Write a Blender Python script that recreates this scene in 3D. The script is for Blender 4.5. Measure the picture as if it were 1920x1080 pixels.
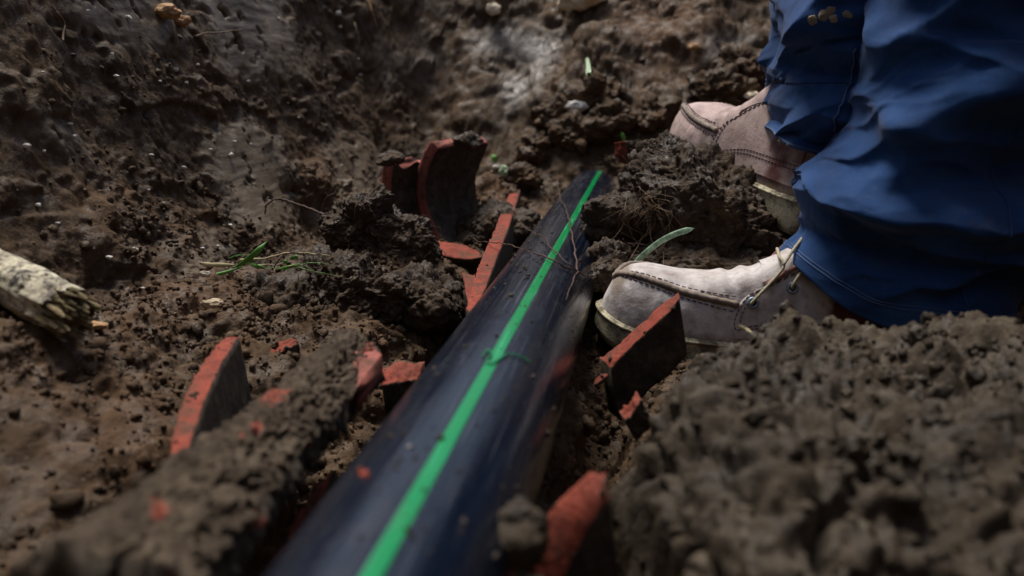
import bpy, bmesh, math, random
import numpy as np
from mathutils import Vector, Matrix
RAD = math.radians
scene = bpy.context.scene
for o in list(bpy.data.objects):
    bpy.data.objects.remove(o)
COL = scene.collection
rnd = random.Random(7)
nrng = np.random.default_rng(11)

# ------------------------------------------------------------------ camera
CAM = Vector((0.115, 0.0, 0.244))
YAW, PITCH, FPX = RAD(9.2), RAD(14.04), 1600.0
FWD = Vector((-math.sin(YAW) * math.cos(PITCH), math.cos(YAW) * math.cos(PITCH), -math.sin(PITCH)))
RGT = Vector((math.cos(YAW), math.sin(YAW), 0))
UPV = RGT.cross(FWD)
cd = bpy.data.cameras.new('camera')
cam = bpy.data.objects.new('camera', cd)
COL.objects.link(cam)
cam.location = CAM
cam.rotation_euler = (RAD(90) - PITCH, 0, YAW)
cd.sensor_width = 36
cd.lens = 30
cd.clip_start = 0.01
cd.clip_end = 200
cd.dof.use_dof = True
cd.dof.focus_distance = 0.98
cd.dof.aperture_fstop = 4.0
scene.camera = cam

# ------------------------------------------------------------------ light
SUN_EL, SUN_AZ = RAD(70), RAD(-42)          # azimuth from +Y, negative = towards the left wall
w = bpy.data.worlds.new('World')
scene.world = w
w.use_nodes = True
nt = w.node_tree
sky = nt.nodes.new('ShaderNodeTexSky')
sky.sky_type = 'NISHITA'
sky.sun_disc = False
sky.sun_elevation = SUN_EL
sky.sun_rotation = SUN_AZ
sky.air_density = 1.0
sky.dust_density = 2.0
bg = nt.nodes['Background']
bg.inputs[1].default_value = 0.05
hs = nt.nodes.new('ShaderNodeHueSaturation')          # thin cloud takes most of the blue out of the sky
hs.inputs['Saturation'].default_value = 0.8
nt.links.new(sky.outputs[0], hs.inputs['Color'])
nt.links.new(hs.outputs[0], bg.inputs[0])
sd = bpy.data.lights.new('sun', 'SUN')
sd.energy = 2.3
sd.angle = RAD(24)
sd.color = (1.0, 0.95, 0.88)
sun = bpy.data.objects.new('sun', sd)
COL.objects.link(sun)
to_sun = Vector((math.sin(SUN_AZ) * math.cos(SUN_EL), math.cos(SUN_AZ) * math.cos(SUN_EL), math.sin(SUN_EL)))
sun.rotation_euler = to_sun.to_track_quat('Z', 'Y').to_euler()
sun.location = (0, 0, 5)
scene.view_settings.view_transform = 'Standard'
scene.view_settings.look = 'None'
scene.view_settings.gamma = 1
scene.view_settings.exposure = 1.1
scene.cycles.max_bounces = 6
scene.cycles.diffuse_bounces = 3


# ------------------------------------------------------------------ pixel to place
def ray(px, py):
    return FWD + RGT * ((px - 960) / FPX) + UPV * ((540 - py) / FPX)


def WY(px, py, Y):
    r = ray(px, py)
    return CAM + r * ((Y - CAM.y) / r.y)


def WZ(px, py, Z):
    r = ray(px, py)
    return CAM + r * ((Z - CAM.z) / r.z)


def project(P):
    d = P - np.array(CAM)
    z = d @ np.array(FWD)
    zz = np.where(z > 1e-3, z, 1e-3)
    return 960 + FPX * (d @ np.array(RGT)) / zz, 540 - FPX * (d @ np.array(UPV)) / zz, z


# ------------------------------------------------------------------ noise
def _h(ix, iy, iz, s):
    with np.errstate(over='ignore'):
        h = (ix.astype(np.uint32) * np.uint32(374761393) + iy.astype(np.uint32) * np.uint32(668265263)
             + iz.astype(np.uint32) * np.uint32(2246822519) + np.uint32((s * 3266489917) & 0xffffffff))
        h = (h ^ (h >> np.uint32(15))) * np.uint32(2654435761)
        h = (h ^ (h >> np.uint32(13))) * np.uint32(1274126177)
        h = h ^ (h >> np.uint32(16))
    return h.astype(np.float32) * np.float32(1 / 4294967296.0)


def vnoise(P, s=0):
    P = np.asarray(P, np.float32)
    f = np.floor(P)
    t = P - f
    t = t * t * t * (t * (t * 6 - 15) + 10)
    i = f.astype(np.int64)
    out = 0
    for a in (0, 1):
        wa = t[:, 0] if a else 1 - t[:, 0]
        for b in (0, 1):
            wb = t[:, 1] if b else 1 - t[:, 1]
            for c in (0, 1):
                wc = t[:, 2] if c else 1 - t[:, 2]
                out = out + wa * wb * wc * _h(i[:, 0] + a, i[:, 1] + b, i[:, 2] + c, s)
    return out * 2 - 1


ROT = np.array([[0.36, 0.48, -0.8], [-0.8, 0.6, 0.0], [0.48, 0.64, 0.6]], np.float32)


def fbm(P, octs=4, s=0, gain=0.5):
    P = np.asarray(P, np.float32)
    o, a, tot = 0, 1.0, 0
    for k in range(octs):
        o = o + a * vnoise(P, s + k * 17)
        tot += a
        a *= gain
        P = (P @ ROT.T) * np.float32(2.03) + np.float32(3.1)
    return o / tot


def bumps(P, s=0):
    """rounded crumbs with creases between them, about 0..1"""
    P = np.asarray(P, np.float32)
    f = np.floor(P - 0.5).astype(np.int64)
    best = np.full(len(P), 9.0, np.float32)
    for a in (0, 1):
        for b in (0, 1):
            for c in (0, 1):
                x, y, z = f[:, 0] + a, f[:, 1] + b, f[:, 2] + c
                q = np.stack([x + 0.15 + 0.7 * _h(x, y, z, s), y + 0.15 + 0.7 * _h(x, y, z, s + 1),
                              z + 0.15 + 0.7 * _h(x, y, z, s + 2)], 1).astype(np.float32)
                best = np.minimum(best, ((P - q) ** 2).sum(1))
    return (np.clip(1 - best * 1.15, 0.32, 1) - 0.32) / 0.68


def sstep(a, b, x):
    t = np.clip((x - a) / (b - a), 0, 1)
    return t * t * (3 - 2 * t)


# ------------------------------------------------------------------ objects
def tag(o, label=None, cat=None, group=None, kind=None):
    if label: o['label'] = label
    if cat: o['category'] = cat
    if group: o['group'] = group
    if kind: o['kind'] = kind
    return o


def empty(name, loc, label, cat, group=None):
    o = bpy.data.objects.new(name, None)
    o.empty_display_size = 0.02
    o.location = loc
    COL.objects.link(o)
    return tag(o, label, cat, group)


def mesh_obj(name, V, F, mats, parent=None, smooth=True, mi=None, attrs=None):
    """V (n,3) world coordinates; F list of tuples or (m,k) array; with a parent at a
    translation only, the vertices are shifted into its frame"""
    me = bpy.data.meshes.new(name)
    V = np.asarray(V, np.float64)
    off = np.array((0, 0, 0.0))
    root = parent
    while root is not None:
        off += np.array(root.location)
        root = root.parent
    V = V - off
    if isinstance(F, np.ndarray):
        n, k = F.shape
        me.vertices.add(len(V))
        me.vertices.foreach_set('co', V.astype(np.float32).ravel())
        me.loops.add(n * k)
        me.loops.foreach_set('vertex_index', F.astype(np.int32).ravel())
        me.polygons.add(n)
        me.polygons.foreach_set('loop_start', np.arange(0, n * k, k, dtype=np.int32))
        me.update(calc_edges=True)
    else:
        me.from_pydata([tuple(v) for v in V], [], F)
    if not isinstance(mats, (list, tuple)):
        mats = [mats]
    for m in mats:
        me.materials.append(m)
    n = len(me.polygons)
    me.polygons.foreach_set('use_smooth', np.full(n, smooth, dtype=bool))
    if mi is not None:
        me.polygons.foreach_set('material_index', np.asarray(mi, np.int32))
    for k, a in (attrs or {}).items():
        at = me.attributes.new(k, 'FLOAT', 'POINT')
        at.data.foreach_set('value', np.asarray(a, np.float32))
    me.validate()
    me.update()
    o = bpy.data.objects.new(name, me)
    COL.objects.link(o)
    if parent is not None:
        o.parent = parent
    return o


def recentre(o, c):
    """put a top-level mesh's origin at c"""
    c = Vector(c)
    o.data.transform(Matrix.Translation(-c))
    o.location = c
    return o


def tube(pts, rads, sides=6, cap=True):
    pts = [Vector(p) for p in pts]
    if not hasattr(rads, '__len__'):
        rads = [rads] * len(pts)
    V, F = [], []
    up = None
    for i, p in enumerate(pts):
        d = (pts[min(i + 1, len(pts) - 1)] - pts[max(i - 1, 0)]).normalized()
        if up is None:
            up = d.orthogonal().normalized()
        up = (up - d * up.dot(d)).normalized()
        b = d.cross(up)
        for k in range(sides):
            a = 2 * math.pi * k / sides
            V.append(p + (up * math.cos(a) + b * math.sin(a)) * rads[i])
    for i in range(len(pts) - 1):
        for k in range(sides):
            k2 = (k + 1) % sides
            F.append((i * sides + k, i * sides + k2, (i + 1) * sides + k2, (i + 1) * sides + k))
    if cap:
        F.append(tuple(range(sides))[::-1])
        F.append(tuple((len(pts) - 1) * sides + k for k in range(sides)))
    return [tuple(v) for v in V], F


def merge(parts):
    V, F = [], []
    for v, f in parts:
        n = len(V)
        V.extend(v)
        F.extend(tuple(i + n for i in q) for q in f)
    return V, F


def spline(pts, n):
    """Catmull-Rom through pts"""
    pts = [Vector(p) for p in pts]
    P = [pts[0] * 2 - pts[1]] + pts + [pts[-1] * 2 - pts[-2]]
    out = []
    m = len(pts) - 1
    for i in range(n):
        u = i / (n - 1) * m
        k = min(int(u), m - 1)
        t = u - k
        a, b, c, d = P[k:k + 4]
        out.append(0.5 * ((2 * b) + (c - a) * t + (2 * a - 5 * b + 4 * c - d) * t * t + (3 * b - a - 3 * c + d) * t ** 3))
    return out


def grid_faces(nu, nv, wrap=False):
    i = np.arange(nu - 1)[:, None]
    j = np.arange(nv if wrap else nv - 1)[None, :]
    j2 = (j + 1) % nv
    a = i * nv + j
    b = i * nv + j2
    c = (i + 1) * nv + j2
    d = (i + 1) * nv + j
    return np.stack([a, b, c, d], -1).reshape(-1, 4)


_ico = {}


def ico(sub):
    if sub not in _ico:
        bm = bmesh.new()
        bmesh.ops.create_icosphere(bm, subdivisions=sub, radius=1)
        bm.verts.index_update()
        _ico[sub] = (np.array([v.co[:] for v in bm.verts]), np.array([[v.index for v in f.verts] for f in bm.faces]))
        bm.free()
    return _ico[sub]


# ------------------------------------------------------------------ materials
class NB:
    def __init__(self, name):
        self.m = bpy.data.materials.new(name)
        self.m.use_nodes = True
        self.t = self.m.node_tree
        self.b = self.t.nodes['Principled BSDF']
        self.tc = self.t.nodes.new('ShaderNodeTexCoord').outputs['Object']

    def n(self, typ, **kw):
        x = self.t.nodes.new(typ)
        for k, v in kw.items():
            setattr(x, k, v)
        return x

    def set(self, sock, v):
        if isinstance(v, bpy.types.NodeSocket):
            self.t.links.new(v, sock)
        elif isinstance(v, (tuple, list)) and len(v) == 3 and sock.type == 'RGBA':
            sock.default_value = (*v, 1)
        else:
            sock.default_value = v

    def P(self, key, v):
        self.set(self.b.inputs[key], v)

    def noise(self, scale, detail=5, rough=0.6, vec=None, dist=0.0):
        x = self.n('ShaderNodeTexNoise')
        self.set(x.inputs['Vector'], vec or self.tc)
        x.inputs['Scale'].default_value = scale
        x.inputs['Detail'].default_value = detail
        x.inputs['Roughness'].default_value = rough
        x.inputs['Distortion'].default_value = dist
        return x.outputs['Fac']

    def stretch(self, s):
        x = self.n('ShaderNodeMapping')
        self.set(x.inputs['Vector'], self.tc)
        x.inputs['Scale'].default_value = s
        return x.outputs[0]

    def ramp(self, fac, stops):
        x = self.n('ShaderNodeValToRGB')
        self.set(x.inputs[0], fac)
        el = x.color_ramp.elements
        while len(el) < len(stops):
            el.new(0.5)
        for e, (p, c) in zip(el, stops):
            e.position = p
            e.color = (*c, 1) if hasattr(c, '__len__') else (c, c, c, 1)
        return x.outputs[0]

    def mix(self, f, a, b, mode='MIX'):
        x = self.n('ShaderNodeMix', data_type='RGBA', blend_type=mode)
        self.set(x.inputs[0], f)
        self.set(x.inputs[6], a)
        self.set(x.inputs[7], b)
        return x.outputs[2]

    def math(self, op, a, b=0.0, clamp=False):
        x = self.n('ShaderNodeMath', operation=op, use_clamp=clamp)
        self.set(x.inputs[0], a)
        self.set(x.inputs[1], b)
        return x.outputs[0]

    def attr(self, name):
        return self.n('ShaderNodeAttribute', attribute_name=name).outputs['Fac']

    def bump(self, h, strength, dist, normal=None):
        x = self.n('ShaderNodeBump')
        self.set(x.inputs['Height'], h)
        x.inputs['Strength'].default_value = strength
        x.inputs['Distance'].default_value = dist
        if normal is not None:
            self.set(x.inputs['Normal'], normal)
        return x.outputs[0]


def soil_material(name, dark, mid, light, red=None, smear=False):
    b = NB(name)
    n1 = b.noise(9, 8, 0.65)
    n2 = b.noise(85, 6, 0.7)
    f = b.math('ADD', b.math('MULTIPLY', n1, 0.55), b.math('MULTIPLY', n2, 0.45))
    c = b.ramp(f, [(0.30, dark), (0.50, mid), (0.70, light)])
    if red:
        c = b.mix(b.ramp(b.noise(4.5, 5, 0.6), [(0.50, 0), (0.68, 0.5)]), c, red)
    # pale grit
    vor = b.n('ShaderNodeTexVoronoi')
    b.set(vor.inputs['Vector'], b.tc)
    vor.inputs['Scale'].default_value = 120
    c = b.mix(b.ramp(vor.outputs['Distance'], [(0.10, 0.55), (0.17, 0.0)]), c, (0.16, 0.13, 0.10))
    rough = b.ramp(b.noise(40, 4), [(0.36, 0.34), (0.56, 0.88)])
    h = b.math('ADD', b.noise(380, 4, 0.7), b.math('MULTIPLY', b.noise(140, 3), 1.4))
    if smear:
        s = b.attr('smear')
        sc = b.ramp(b.noise(26, 6, 0.6, b.stretch((1, 0.6, 2.2))), [(0.3, (0.105, 0.078, 0.051)), (0.7, (0.190, 0.152, 0.112))])
        c = b.mix(s, c, sc)
        c = b.mix(b.math('MULTIPLY', b.attr('gley'), 0.8), c, (0.125, 0.113, 0.105))
        rough = b.mix(s, rough, (0.38, 0.38, 0.38))
        hs = b.noise(120, 3, 0.5, b.stretch((1, 0.2, 1)))
        h = b.mix(b.math('MULTIPLY', s, 0.85), h, hs)
    b.P('Base Color', c)
    b.P('Roughness', rough)
    b.P('Specular IOR Level', 0.30)
    b.P('Normal', b.bump(h, 0.75, 0.0022))
    return b.m


M_GROUND = soil_material('trench_soil', (0.018, 0.0098, 0.0042), (0.060, 0.034, 0.0155), (0.130, 0.082, 0.042), (0.085, 0.036, 0.013), True)
M_CLOD = soil_material('clod_soil', (0.012, 0.0070, 0.0040), (0.040, 0.0245, 0.0138), (0.105, 0.071, 0.042))
M_GREY = soil_material('grey_crumb_soil', (0.011, 0.0072, 0.0038), (0.034, 0.0235, 0.0138), (0.100, 0.076, 0.050))


def clay_material(name, base, dark, speck=0.5):
    b = NB(name)
    n = b.noise(70, 6, 0.7)
    c = b.ramp(n, [(0.32, dark), (0.55, base), (0.75, tuple(min(1, x * 1.3) for x in base))])
    c = b.mix(b.ramp(b.noise(300, 3), [(0.60, 0), (0.72, speck)]), c, (0.03, 0.018, 0.014))
    c = b.mix(b.ramp(b.noise(34, 6, 0.7), [(0.47, 0), (0.62, 0.85)]), c, (0.060, 0.038, 0.024))
    b.P('Base Color', c)
    b.P('Roughness', 0.86)
    b.P('Specular IOR Level', 0.25)
    b.P('Normal', b.bump(b.math('ADD', b.noise(260, 4, 0.7), b.noise(60, 4)), 0.6, 0.002))
    return b.m


M_CLAY = clay_material('red_clay_fracture', (0.25, 0.050, 0.029), (0.11, 0.026, 0.018))
M_CLAYD = clay_material('dusty_clay_fracture', (0.33, 0.095, 0.075), (0.15, 0.065, 0.056))


def clay_skin(name, a0, a1, scale=28):
    b = NB(name)
    f = b.ramp(b.noise(scale, 6, 0.65), [(a0, 0), (a1, 1)])
    red = b.ramp(b.noise(90, 5), [(0.3, (0.17, 0.035, 0.022)), (0.7, (0.30, 0.075, 0.048))])
    mud = b.ramp(b.noise(60, 6, 0.7), [(0.32, (0.018, 0.012, 0.009)), (0.5, (0.045, 0.033, 0.023)), (0.72, (0.10, 0.077, 0.057))])
    b.P('Base Color', b.mix(f, mud, red))
    b.P('Roughness', 0.8)
    b.P('Specular IOR Level', 0.3)
    b.P('Normal', b.bump(b.math('ADD', b.noise(300, 4, 0.7), b.noise(90, 4)), 0.7, 0.002))
    return b.m


M_CLAYSKIN = clay_skin('soiled_clay_skin', 0.56, 0.66)
def slab_material():
    b = NB('mud_coated_clay')
    f = b.ramp(b.math('ADD', b.attr('bare'), b.math('MULTIPLY', b.math('SUBTRACT', b.noise(95, 7, 0.75), 0.5), 2.4)), [(0.55, 0), (0.70, 1)])
    red = b.ramp(b.noise(90, 5), [(0.3, (0.15, 0.035, 0.022)), (0.7, (0.27, 0.075, 0.05))])
    n = b.math('ADD', b.math('MULTIPLY', b.noise(90, 6, 0.75), 0.6), b.math('MULTIPLY', b.noise(14, 4), 0.4))
    mud = b.ramp(n, [(0.36, (0.018, 0.011, 0.007)), (0.5, (0.055, 0.038, 0.024)), (0.66, (0.13, 0.098, 0.068))])
    b.P('Base Color', b.mix(f, mud, red))
    b.P('Roughness', 0.85)
    b.P('Specular IOR Level', 0.22)
    b.P('Normal', b.bump(b.math('ADD', b.noise(300, 4, 0.7), b.noise(90, 4)), 0.9, 0.003))
    return b.m


M_SLAB = slab_material()
M_SOOTSHADE = clay_skin('stained_shaded_clay', 0.72, 0.85)  # stained clay, with the shade of inner faces and broken ends in its colour


def simple(name, col, rough=0.6, var=0.25, scale=60, bump=0.3, spec=0.4, **kw):
    b = NB(name)
    lo = tuple(x * (1 - var) for x in col)
    hi = tuple(min(1, x * (1 + var)) for x in col)
    b.P('Base Color', b.ramp(b.noise(scale, 5), [(0.3, lo), (0.7, hi)]))
    b.P('Roughness', rough)
    b.P('Specular IOR Level', spec)
    if bump:
        b.P('Normal', b.bump(b.noise(scale * 4, 4), bump, 0.001))
    for k, v in kw.items():
        b.P(k, v)
    return b.m


def pipe_material(name, col, stripe=False):
    b = NB(name)
    st = b.noise(420, 3, 0.6, b.stretch((1, 0.012, 1)))
    st2 = b.noise(1100, 2, 0.5, b.stretch((1, 0.006, 1)))
    scr = b.ramp(st2, [(0.62, 0), (0.72, 1)])
    patch = b.ramp(b.noise(14, 5, 0.65), [(0.42, 0), (0.7, 1)])
    dust = b.math('MULTIPLY', patch, b.ramp(b.noise(180, 5, 0.7, b.stretch((1, 0.25, 1))), [(0.42, 0), (0.75, 0.5)]))
    c = b.mix(b.math('MULTIPLY', scr, 0.75), col, (0.10, 0.11, 0.13) if not stripe else (0.12, 0.75, 0.42))
    c = b.mix(b.math('MULTIPLY', dust, 0.35 if stripe else 0.22), c, (0.075, 0.06, 0.055))
    b.P('Base Color', c)
    r = b.math('ADD', b.ramp(st, [(0.3, 0.13), (0.7, 0.29)]), b.math('MULTIPLY', dust, 0.5), True)
    b.P('Roughness', r)
    b.P('Specular IOR Level', 0.65)
    b.P('Normal', b.bump(b.math('ADD', b.math('MULTIPLY', st, 0.6), b.math('MULTIPLY', scr, -0.5)), 0.10, 0.0006))
    return b.m


M_PIPE = pipe_material('black_polyethylene', (0.003, 0.0058, 0.014))
M_STRIPE = pipe_material('green_polyethylene', (0.0, 0.20, 0.055), True)
M_ROOT = simple('dark_root', (0.055, 0.026, 0.018), 0.7)
M_ROOTL = simple('pale_root', (0.15, 0.095, 0.055), 0.7)
M_BLADE = simple('green_blade', (0.10, 0.30, 0.045), 0.5, 0.3, 40)
M_BLADEP = simple('pale_blade', (0.34, 0.44, 0.28), 0.4, 0.35, 60)
M_LEAFM = simple('mottled_leaf', (0.24, 0.36, 0.24), 0.45, 0.75, 130)
M_STRAW = simple('straw', (0.42, 0.36, 0.20), 0.6)
M_CHIP = simple('white_chip', (0.62, 0.60, 0.55), 0.6)
M_TAN = simple('tan_stone', (0.36, 0.21, 0.10), 0.8)
M_PALESTONE = simple('pale_stone', (0.78, 0.66, 0.48), 0.8, 0.12)

# ------------------------------------------------------------------ ground
def foot_x(y, z=0):
    return -0.405


def base_height(x, y):
    pn = np.stack([x.ravel() * 5, y.ravel() * 5, np.full(x.size, 0.3)], 1)
    wob = fbm(pn, 3, 91).reshape(x.shape)
    k = 0.028
    sp = lambda s: k * np.logaddexp(0, s / k)
    left = 2.5 * sp(-0.405 - 0.10 * sstep(0.42, -0.1, y) - x + 0.02 * wob)
    back = 1.30 * sp(y - 1.80 + 0.05 * wob - 0.06 * sstep(0.1, 0.5, x))
    right = 5.0 * sp(x - 0.77 + 0.03 * wob)
    front = 3.0 * sp(-0.32 - y)  # end wall behind the camera, out of view, set close to cut frontal light
    g = lambda cx, cy, sx, sy, h: h * np.exp(-((x - cx) / sx) ** 2 - ((y - cy) / sy) ** 2)
    z = -0.052 + 0.014 * wob
    z = z + 0.03 * sstep(0.9, 1.9, y)
    z = z + g(-0.25, 1.06, 0.10, 0.15, 0.085) + g(-0.17, 1.02, 0.07, 0.10, 0.03)
    z = z + g(-0.10, 0.74, 0.035, 0.10, -0.09) + g(-0.37, 0.80, 0.07, 0.25, 0.05) + g(-0.36, 0.45, 0.12, 0.2, 0.045)
    z = z + g(-0.30, 1.5, 0.12, 0.2, 0.05) + g(-0.20, 1.62, 0.10, 0.2, 0.05)
    z = z + g(0.02, 1.93, 0.20, 0.14, 0.10) + g(0.16, 1.75, 0.12, 0.2, 0.08) + g(-0.13, 1.72, 0.07, 0.12, 0.03)
    z = z + 0.085 * sstep(0.10, 0.24, x) * sstep(1.02, 1.20, y)
    z = z + g(0.16, 1.12, 0.08, 0.08, 0.05)
    ch = np.exp(-((np.abs(x) - 0.088) / 0.028) ** 2) * (1 - sstep(0.78, 0.95, y))
    z = z - 0.05 * ch
    z = z + g(-0.108, 0.60, 0.052, 0.29, -0.25) + g(-0.200, 0.60, 0.035, 0.13, -0.13)
    z = z + g(0.080, 0.58, 0.028, 0.18, -0.16)
    z = z + left + back + right + front
    rim = 0.64 + 0.75 * sstep(1.12, 1.7, x) + 0.8 * sstep(-0.5, -1.1, y) + 0.5 * sstep(-0.66, -1.0, x) * sstep(0.75, 0.35, y)      # unseen spoil banks added to block light from right, behind and near left
    kk = 0.03
    z = -kk * np.logaddexp(-z / kk, -(rim + 0.02 * wob) / kk)
    return z


def seg(a, b, step):
    n = max(2, int(round((b - a) / step)))
    return list(np.linspace(a, b, n, endpoint=False))


geo = list(np.geomspace(1.3, 60, 22))
xs = np.array([-v for v in geo[::-1]] + seg(-1.15, -0.72, 0.02) + seg(-0.72, -0.385, 0.00105) + seg(-0.385, 0.16, 0.0019)
              + seg(0.16, 0.55, 0.003) + seg(0.55, 1.15, 0.012) + geo)
ys = np.array([-v for v in list(np.geomspace(2.2, 60, 16))[::-1]] + seg(-1.9, -0.7, 0.08) + seg(-0.7, 0.15, 0.015) + seg(0.15, 0.5, 0.003) + seg(0.5, 1.3, 0.0019)
              + seg(1.3, 1.75, 0.003) + seg(1.75, 2.5, 0.0042) + seg(2.5, 3.0, 0.03) + list(np.geomspace(3.1, 60, 20)))
X, Y = np.meshgrid(xs, ys, indexing='ij')
Z = base_height(X, Y)
gx = np.gradient(Z, xs, axis=0)
gy = np.gradient(Z, ys, axis=1)
N = np.stack([-gx, -gy, np.ones_like(Z)], -1).reshape(-1, 3)
N /= np.linalg.norm(N, axis=1)[:, None]
P0 = np.stack([X, Y, Z], -1).reshape(-1, 3)
px0, py0, pz0 = project(P0)
vis = (pz0 > 0.05) & (px0 > -250) & (px0 < 2150) & (py0 > -250) & (py0 < 1500) & (P0[:, 1] < 3.0)
vi = np.where(vis)[0]
near = vi


def poly_mask(px, py, poly, soft=10):
    """signed soft mask of a pixel polygon (1 inside)"""
    n = len(poly)
    inside = np.zeros(len(px), bool)
    dist = np.full(len(px), 1e9)
    for i in range(n):
        x1, y1 = poly[i]
        x2, y2 = poly[(i + 1) % n]
        c = ((y1 > py) != (y2 > py)) & (px < (x2 - x1) * (py - y1) / (y2 - y1 + 1e-9) + x1)
        inside ^= c
        dx, dy = x2 - x1, y2 - y1
        t = np.clip(((px - x1) * dx + (py - y1) * dy) / (dx * dx + dy * dy), 0, 1)
        dist = np.minimum(dist, np.hypot(px - x1 - t * dx, py - y1 - t * dy))
    sd = np.where(inside, dist, -dist)
    return np.clip(0.5 + sd / (2 * soft), 0, 1)


# spade-cut facets of the wall: outlines on the wall surface itself
SMEARS = [
    ([(375, -40), (510, -40), (545, 60), (576, 145), (470, 152), (418, 130), (392, 60)], 1.0),
    ([(120, -30), (300, -30), (345, 75), (300, 95), (215, 80), (150, 60)], 0.75),
    ([(400, 245), (470, 228), (515, 262), (530, 330), (556, 385), (552, 425), (490, 440), (440, 420), (405, 360), (392, 290)], 0.95),
    ([(330, 470), (400, 425), (440, 470), (430, 505), (380, 540), (330, 525)], 0.6),
    ([(612, 260), (680, 245), (700, 300), (690, 370), (625, 372), (605, 320)], 0.8),
    ([(712, 70), (755, 100), (760, 165), (725, 175), (708, 130)], 0.8),
    ([(60, 215), (120, 230), (180, 290), (205, 335), (150, 300), (90, 260)], 0.6),
]
GLEYS = [
    ([(885, 70), (960, 50), (1010, 60), (1052, 72), (1035, 110), (1000, 130), (950, 100), (900, 105)], 1.0),
    ([(945, 150), (1000, 120), (1040, 75), (1050, 90), (1015, 140), (985, 190), (940, 200)], 0.9),
    ([(985, 55), (1010, 55), (1015, 120), (990, 120)], 1.0),
    ([(1320, 85), (1370, 68), (1400, 70), (1375, 110), (1330, 115)], 0.8),
    ([(1415, 120), (1435, 120), (1435, 180), (1420, 170)], 0.6),
    ([(760, 90), (800, 95), (810, 150), (770, 150)], 0.3),
]
Pv = P0[vi].astype(np.float32)
pxv, pyv = px0[vi], py0[vi]
wn = fbm(Pv * 60, 3, 33) * 22
wn2 = fbm(Pv * 60 + 9, 3, 35) * 22
smear = np.zeros(len(vi), np.float32)
for poly, a in SMEARS:
    smear = np.maximum(smear, a * poly_mask(pxv + wn, pyv + wn2, poly, 17))
gley = np.zeros(len(vi), np.float32)
for poly, a in GLEYS:
    gley = np.maximum(gley, a * poly_mask(pxv + wn, pyv + wn2, poly, 20))
smear = np.maximum(smear, gley * 0.85)
brk = sstep(-0.2, 0.08, fbm(Pv * 45 + 4, 4, 21) + 0.35)
smear_d = smear * brk

on_wall = sstep(0.03, 0.15, P0[vi][:, 2]) * (P0[vi][:, 0] < -0.36)
on_back = sstep(1.55, 1.85, Pv[:, 1])
lumpy = 1.0 - 0.72 * on_wall
low = fbm(Pv * 7, 4, 1)
warp = np.stack([fbm(Pv * 25, 2, 50), fbm(Pv * 25, 2, 60), fbm(Pv * 25, 2, 70)], 1).astype(np.float32) * 0.35
d = 0.030 * low * (0.30 + 0.70 * lumpy)
patch = sstep(-0.25, 0.35, fbm(Pv * 10 + 5, 3, 14))
d += lumpy * (0.020 * bumps(Pv * 17 + warp, 2) * (0.35 + 0.65 * patch) * (1 - 0.35 * on_back))
press = 0.38 + 0.62 * sstep(-0.12, 0.22, fbm(Pv * 13 + 11, 4, 61))
press = press * (1 - 0.45 * on_back)
d += press * (0.0075 * bumps(Pv * 48 + warp, 5) * (0.15 + 0.85 * lumpy)) * (0.3 + 0.7 * patch)
d += 0.0026 * press * (1 - 0.35 * on_wall) * bumps(Pv * 115 + warp * 2, 8) * (0.35 + 0.65 * (1 - patch * 0.4))
d += 0.0010 * press * bumps(Pv * 260, 9)
d += 0.0085 * (0.35 + 0.65 * press) * (1 - 0.3 * on_wall) * fbm(Pv * 60, 6, 12, 0.68)
d -= 0.007 * (1 - 0.5 * on_wall) * np.clip(1 - np.abs(fbm(Pv * 15 + 7, 4, 44)) * 4.0, 0, 1)
# ledges and torn steps along the wall
led = fbm(Pv * np.array([14, 12, 22], np.float32) + 2, 4, 77)
d += on_wall * 0.008 * sstep(-0.06, 0.10, led) - on_wall * 0.004
dsm = 0.030 * low * 0.30 + 0.006 + 0.0012 * fbm(Pv * np.array([30, 12, 120], np.float32), 3, 41)
d = d * (1 - smear_d) + dsm * smear_d
P = P0.copy()
P[vi] += N[vi] * d[:, None]
# keep soil out of the pipe's bore
rr = np.hypot(P[:, 0], P[:, 2])
inp = (rr < 0.0545) & (P[:, 1] < 1.76) & (P[:, 1] > -1.4)
P[inp, 2] = -np.sqrt(np.maximum(0.0545 ** 2 - P[inp, 0] ** 2, 0)) - 0.002
sm_full = np.zeros(len(P), np.float32)
sm_full[vi] = smear_d
gl_full = np.zeros(len(P), np.float32)
gl_full[vi] = gley * (0.35 + 0.65 * brk)
gF = grid_faces(len(xs), len(ys))
ground = mesh_obj('ground', P, gF, M_GROUND, attrs={'smear': sm_full, 'gley': gl_full})
tag(ground, kind='structure')

# depth buffer of the soil, to lay small things on it
BW, BH = 640, 360
zbuf = np.full(BW * BH, 1e9)
zidx = np.full(BW * BH, -1)
qx, qy, qz = project(P)


def add_buf(pts, base):
    x, y, z = project(pts)
    ok = (z > 0.1) & (x >= 0) & (x < 1920) & (y >= 0) & (y < 1080)
    k = np.where(ok)[0]
    cell = (y[k] // 3).astype(int) * BW + (x[k] // 3).astype(int)
    o = np.argsort(-z[k])
    for_c, for_z, for_i = cell[o], z[k][o], k[o]
    m = np.full(BW * BH, 1e9)
    ii = np.full(BW * BH, -1)
    m[for_c] = for_z
    ii[for_c] = for_i
    better = m < zbuf
    zbuf[better] = m[better]
    zidx[better] = ii[better] + base


ALLP = [P]
add_buf(P, 0)


def surf_add(pts):
    base = sum(len(a) for a in ALLP)
    ALLP.append(np.asarray(pts))
    add_buf(np.asarray(pts), base)


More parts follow.
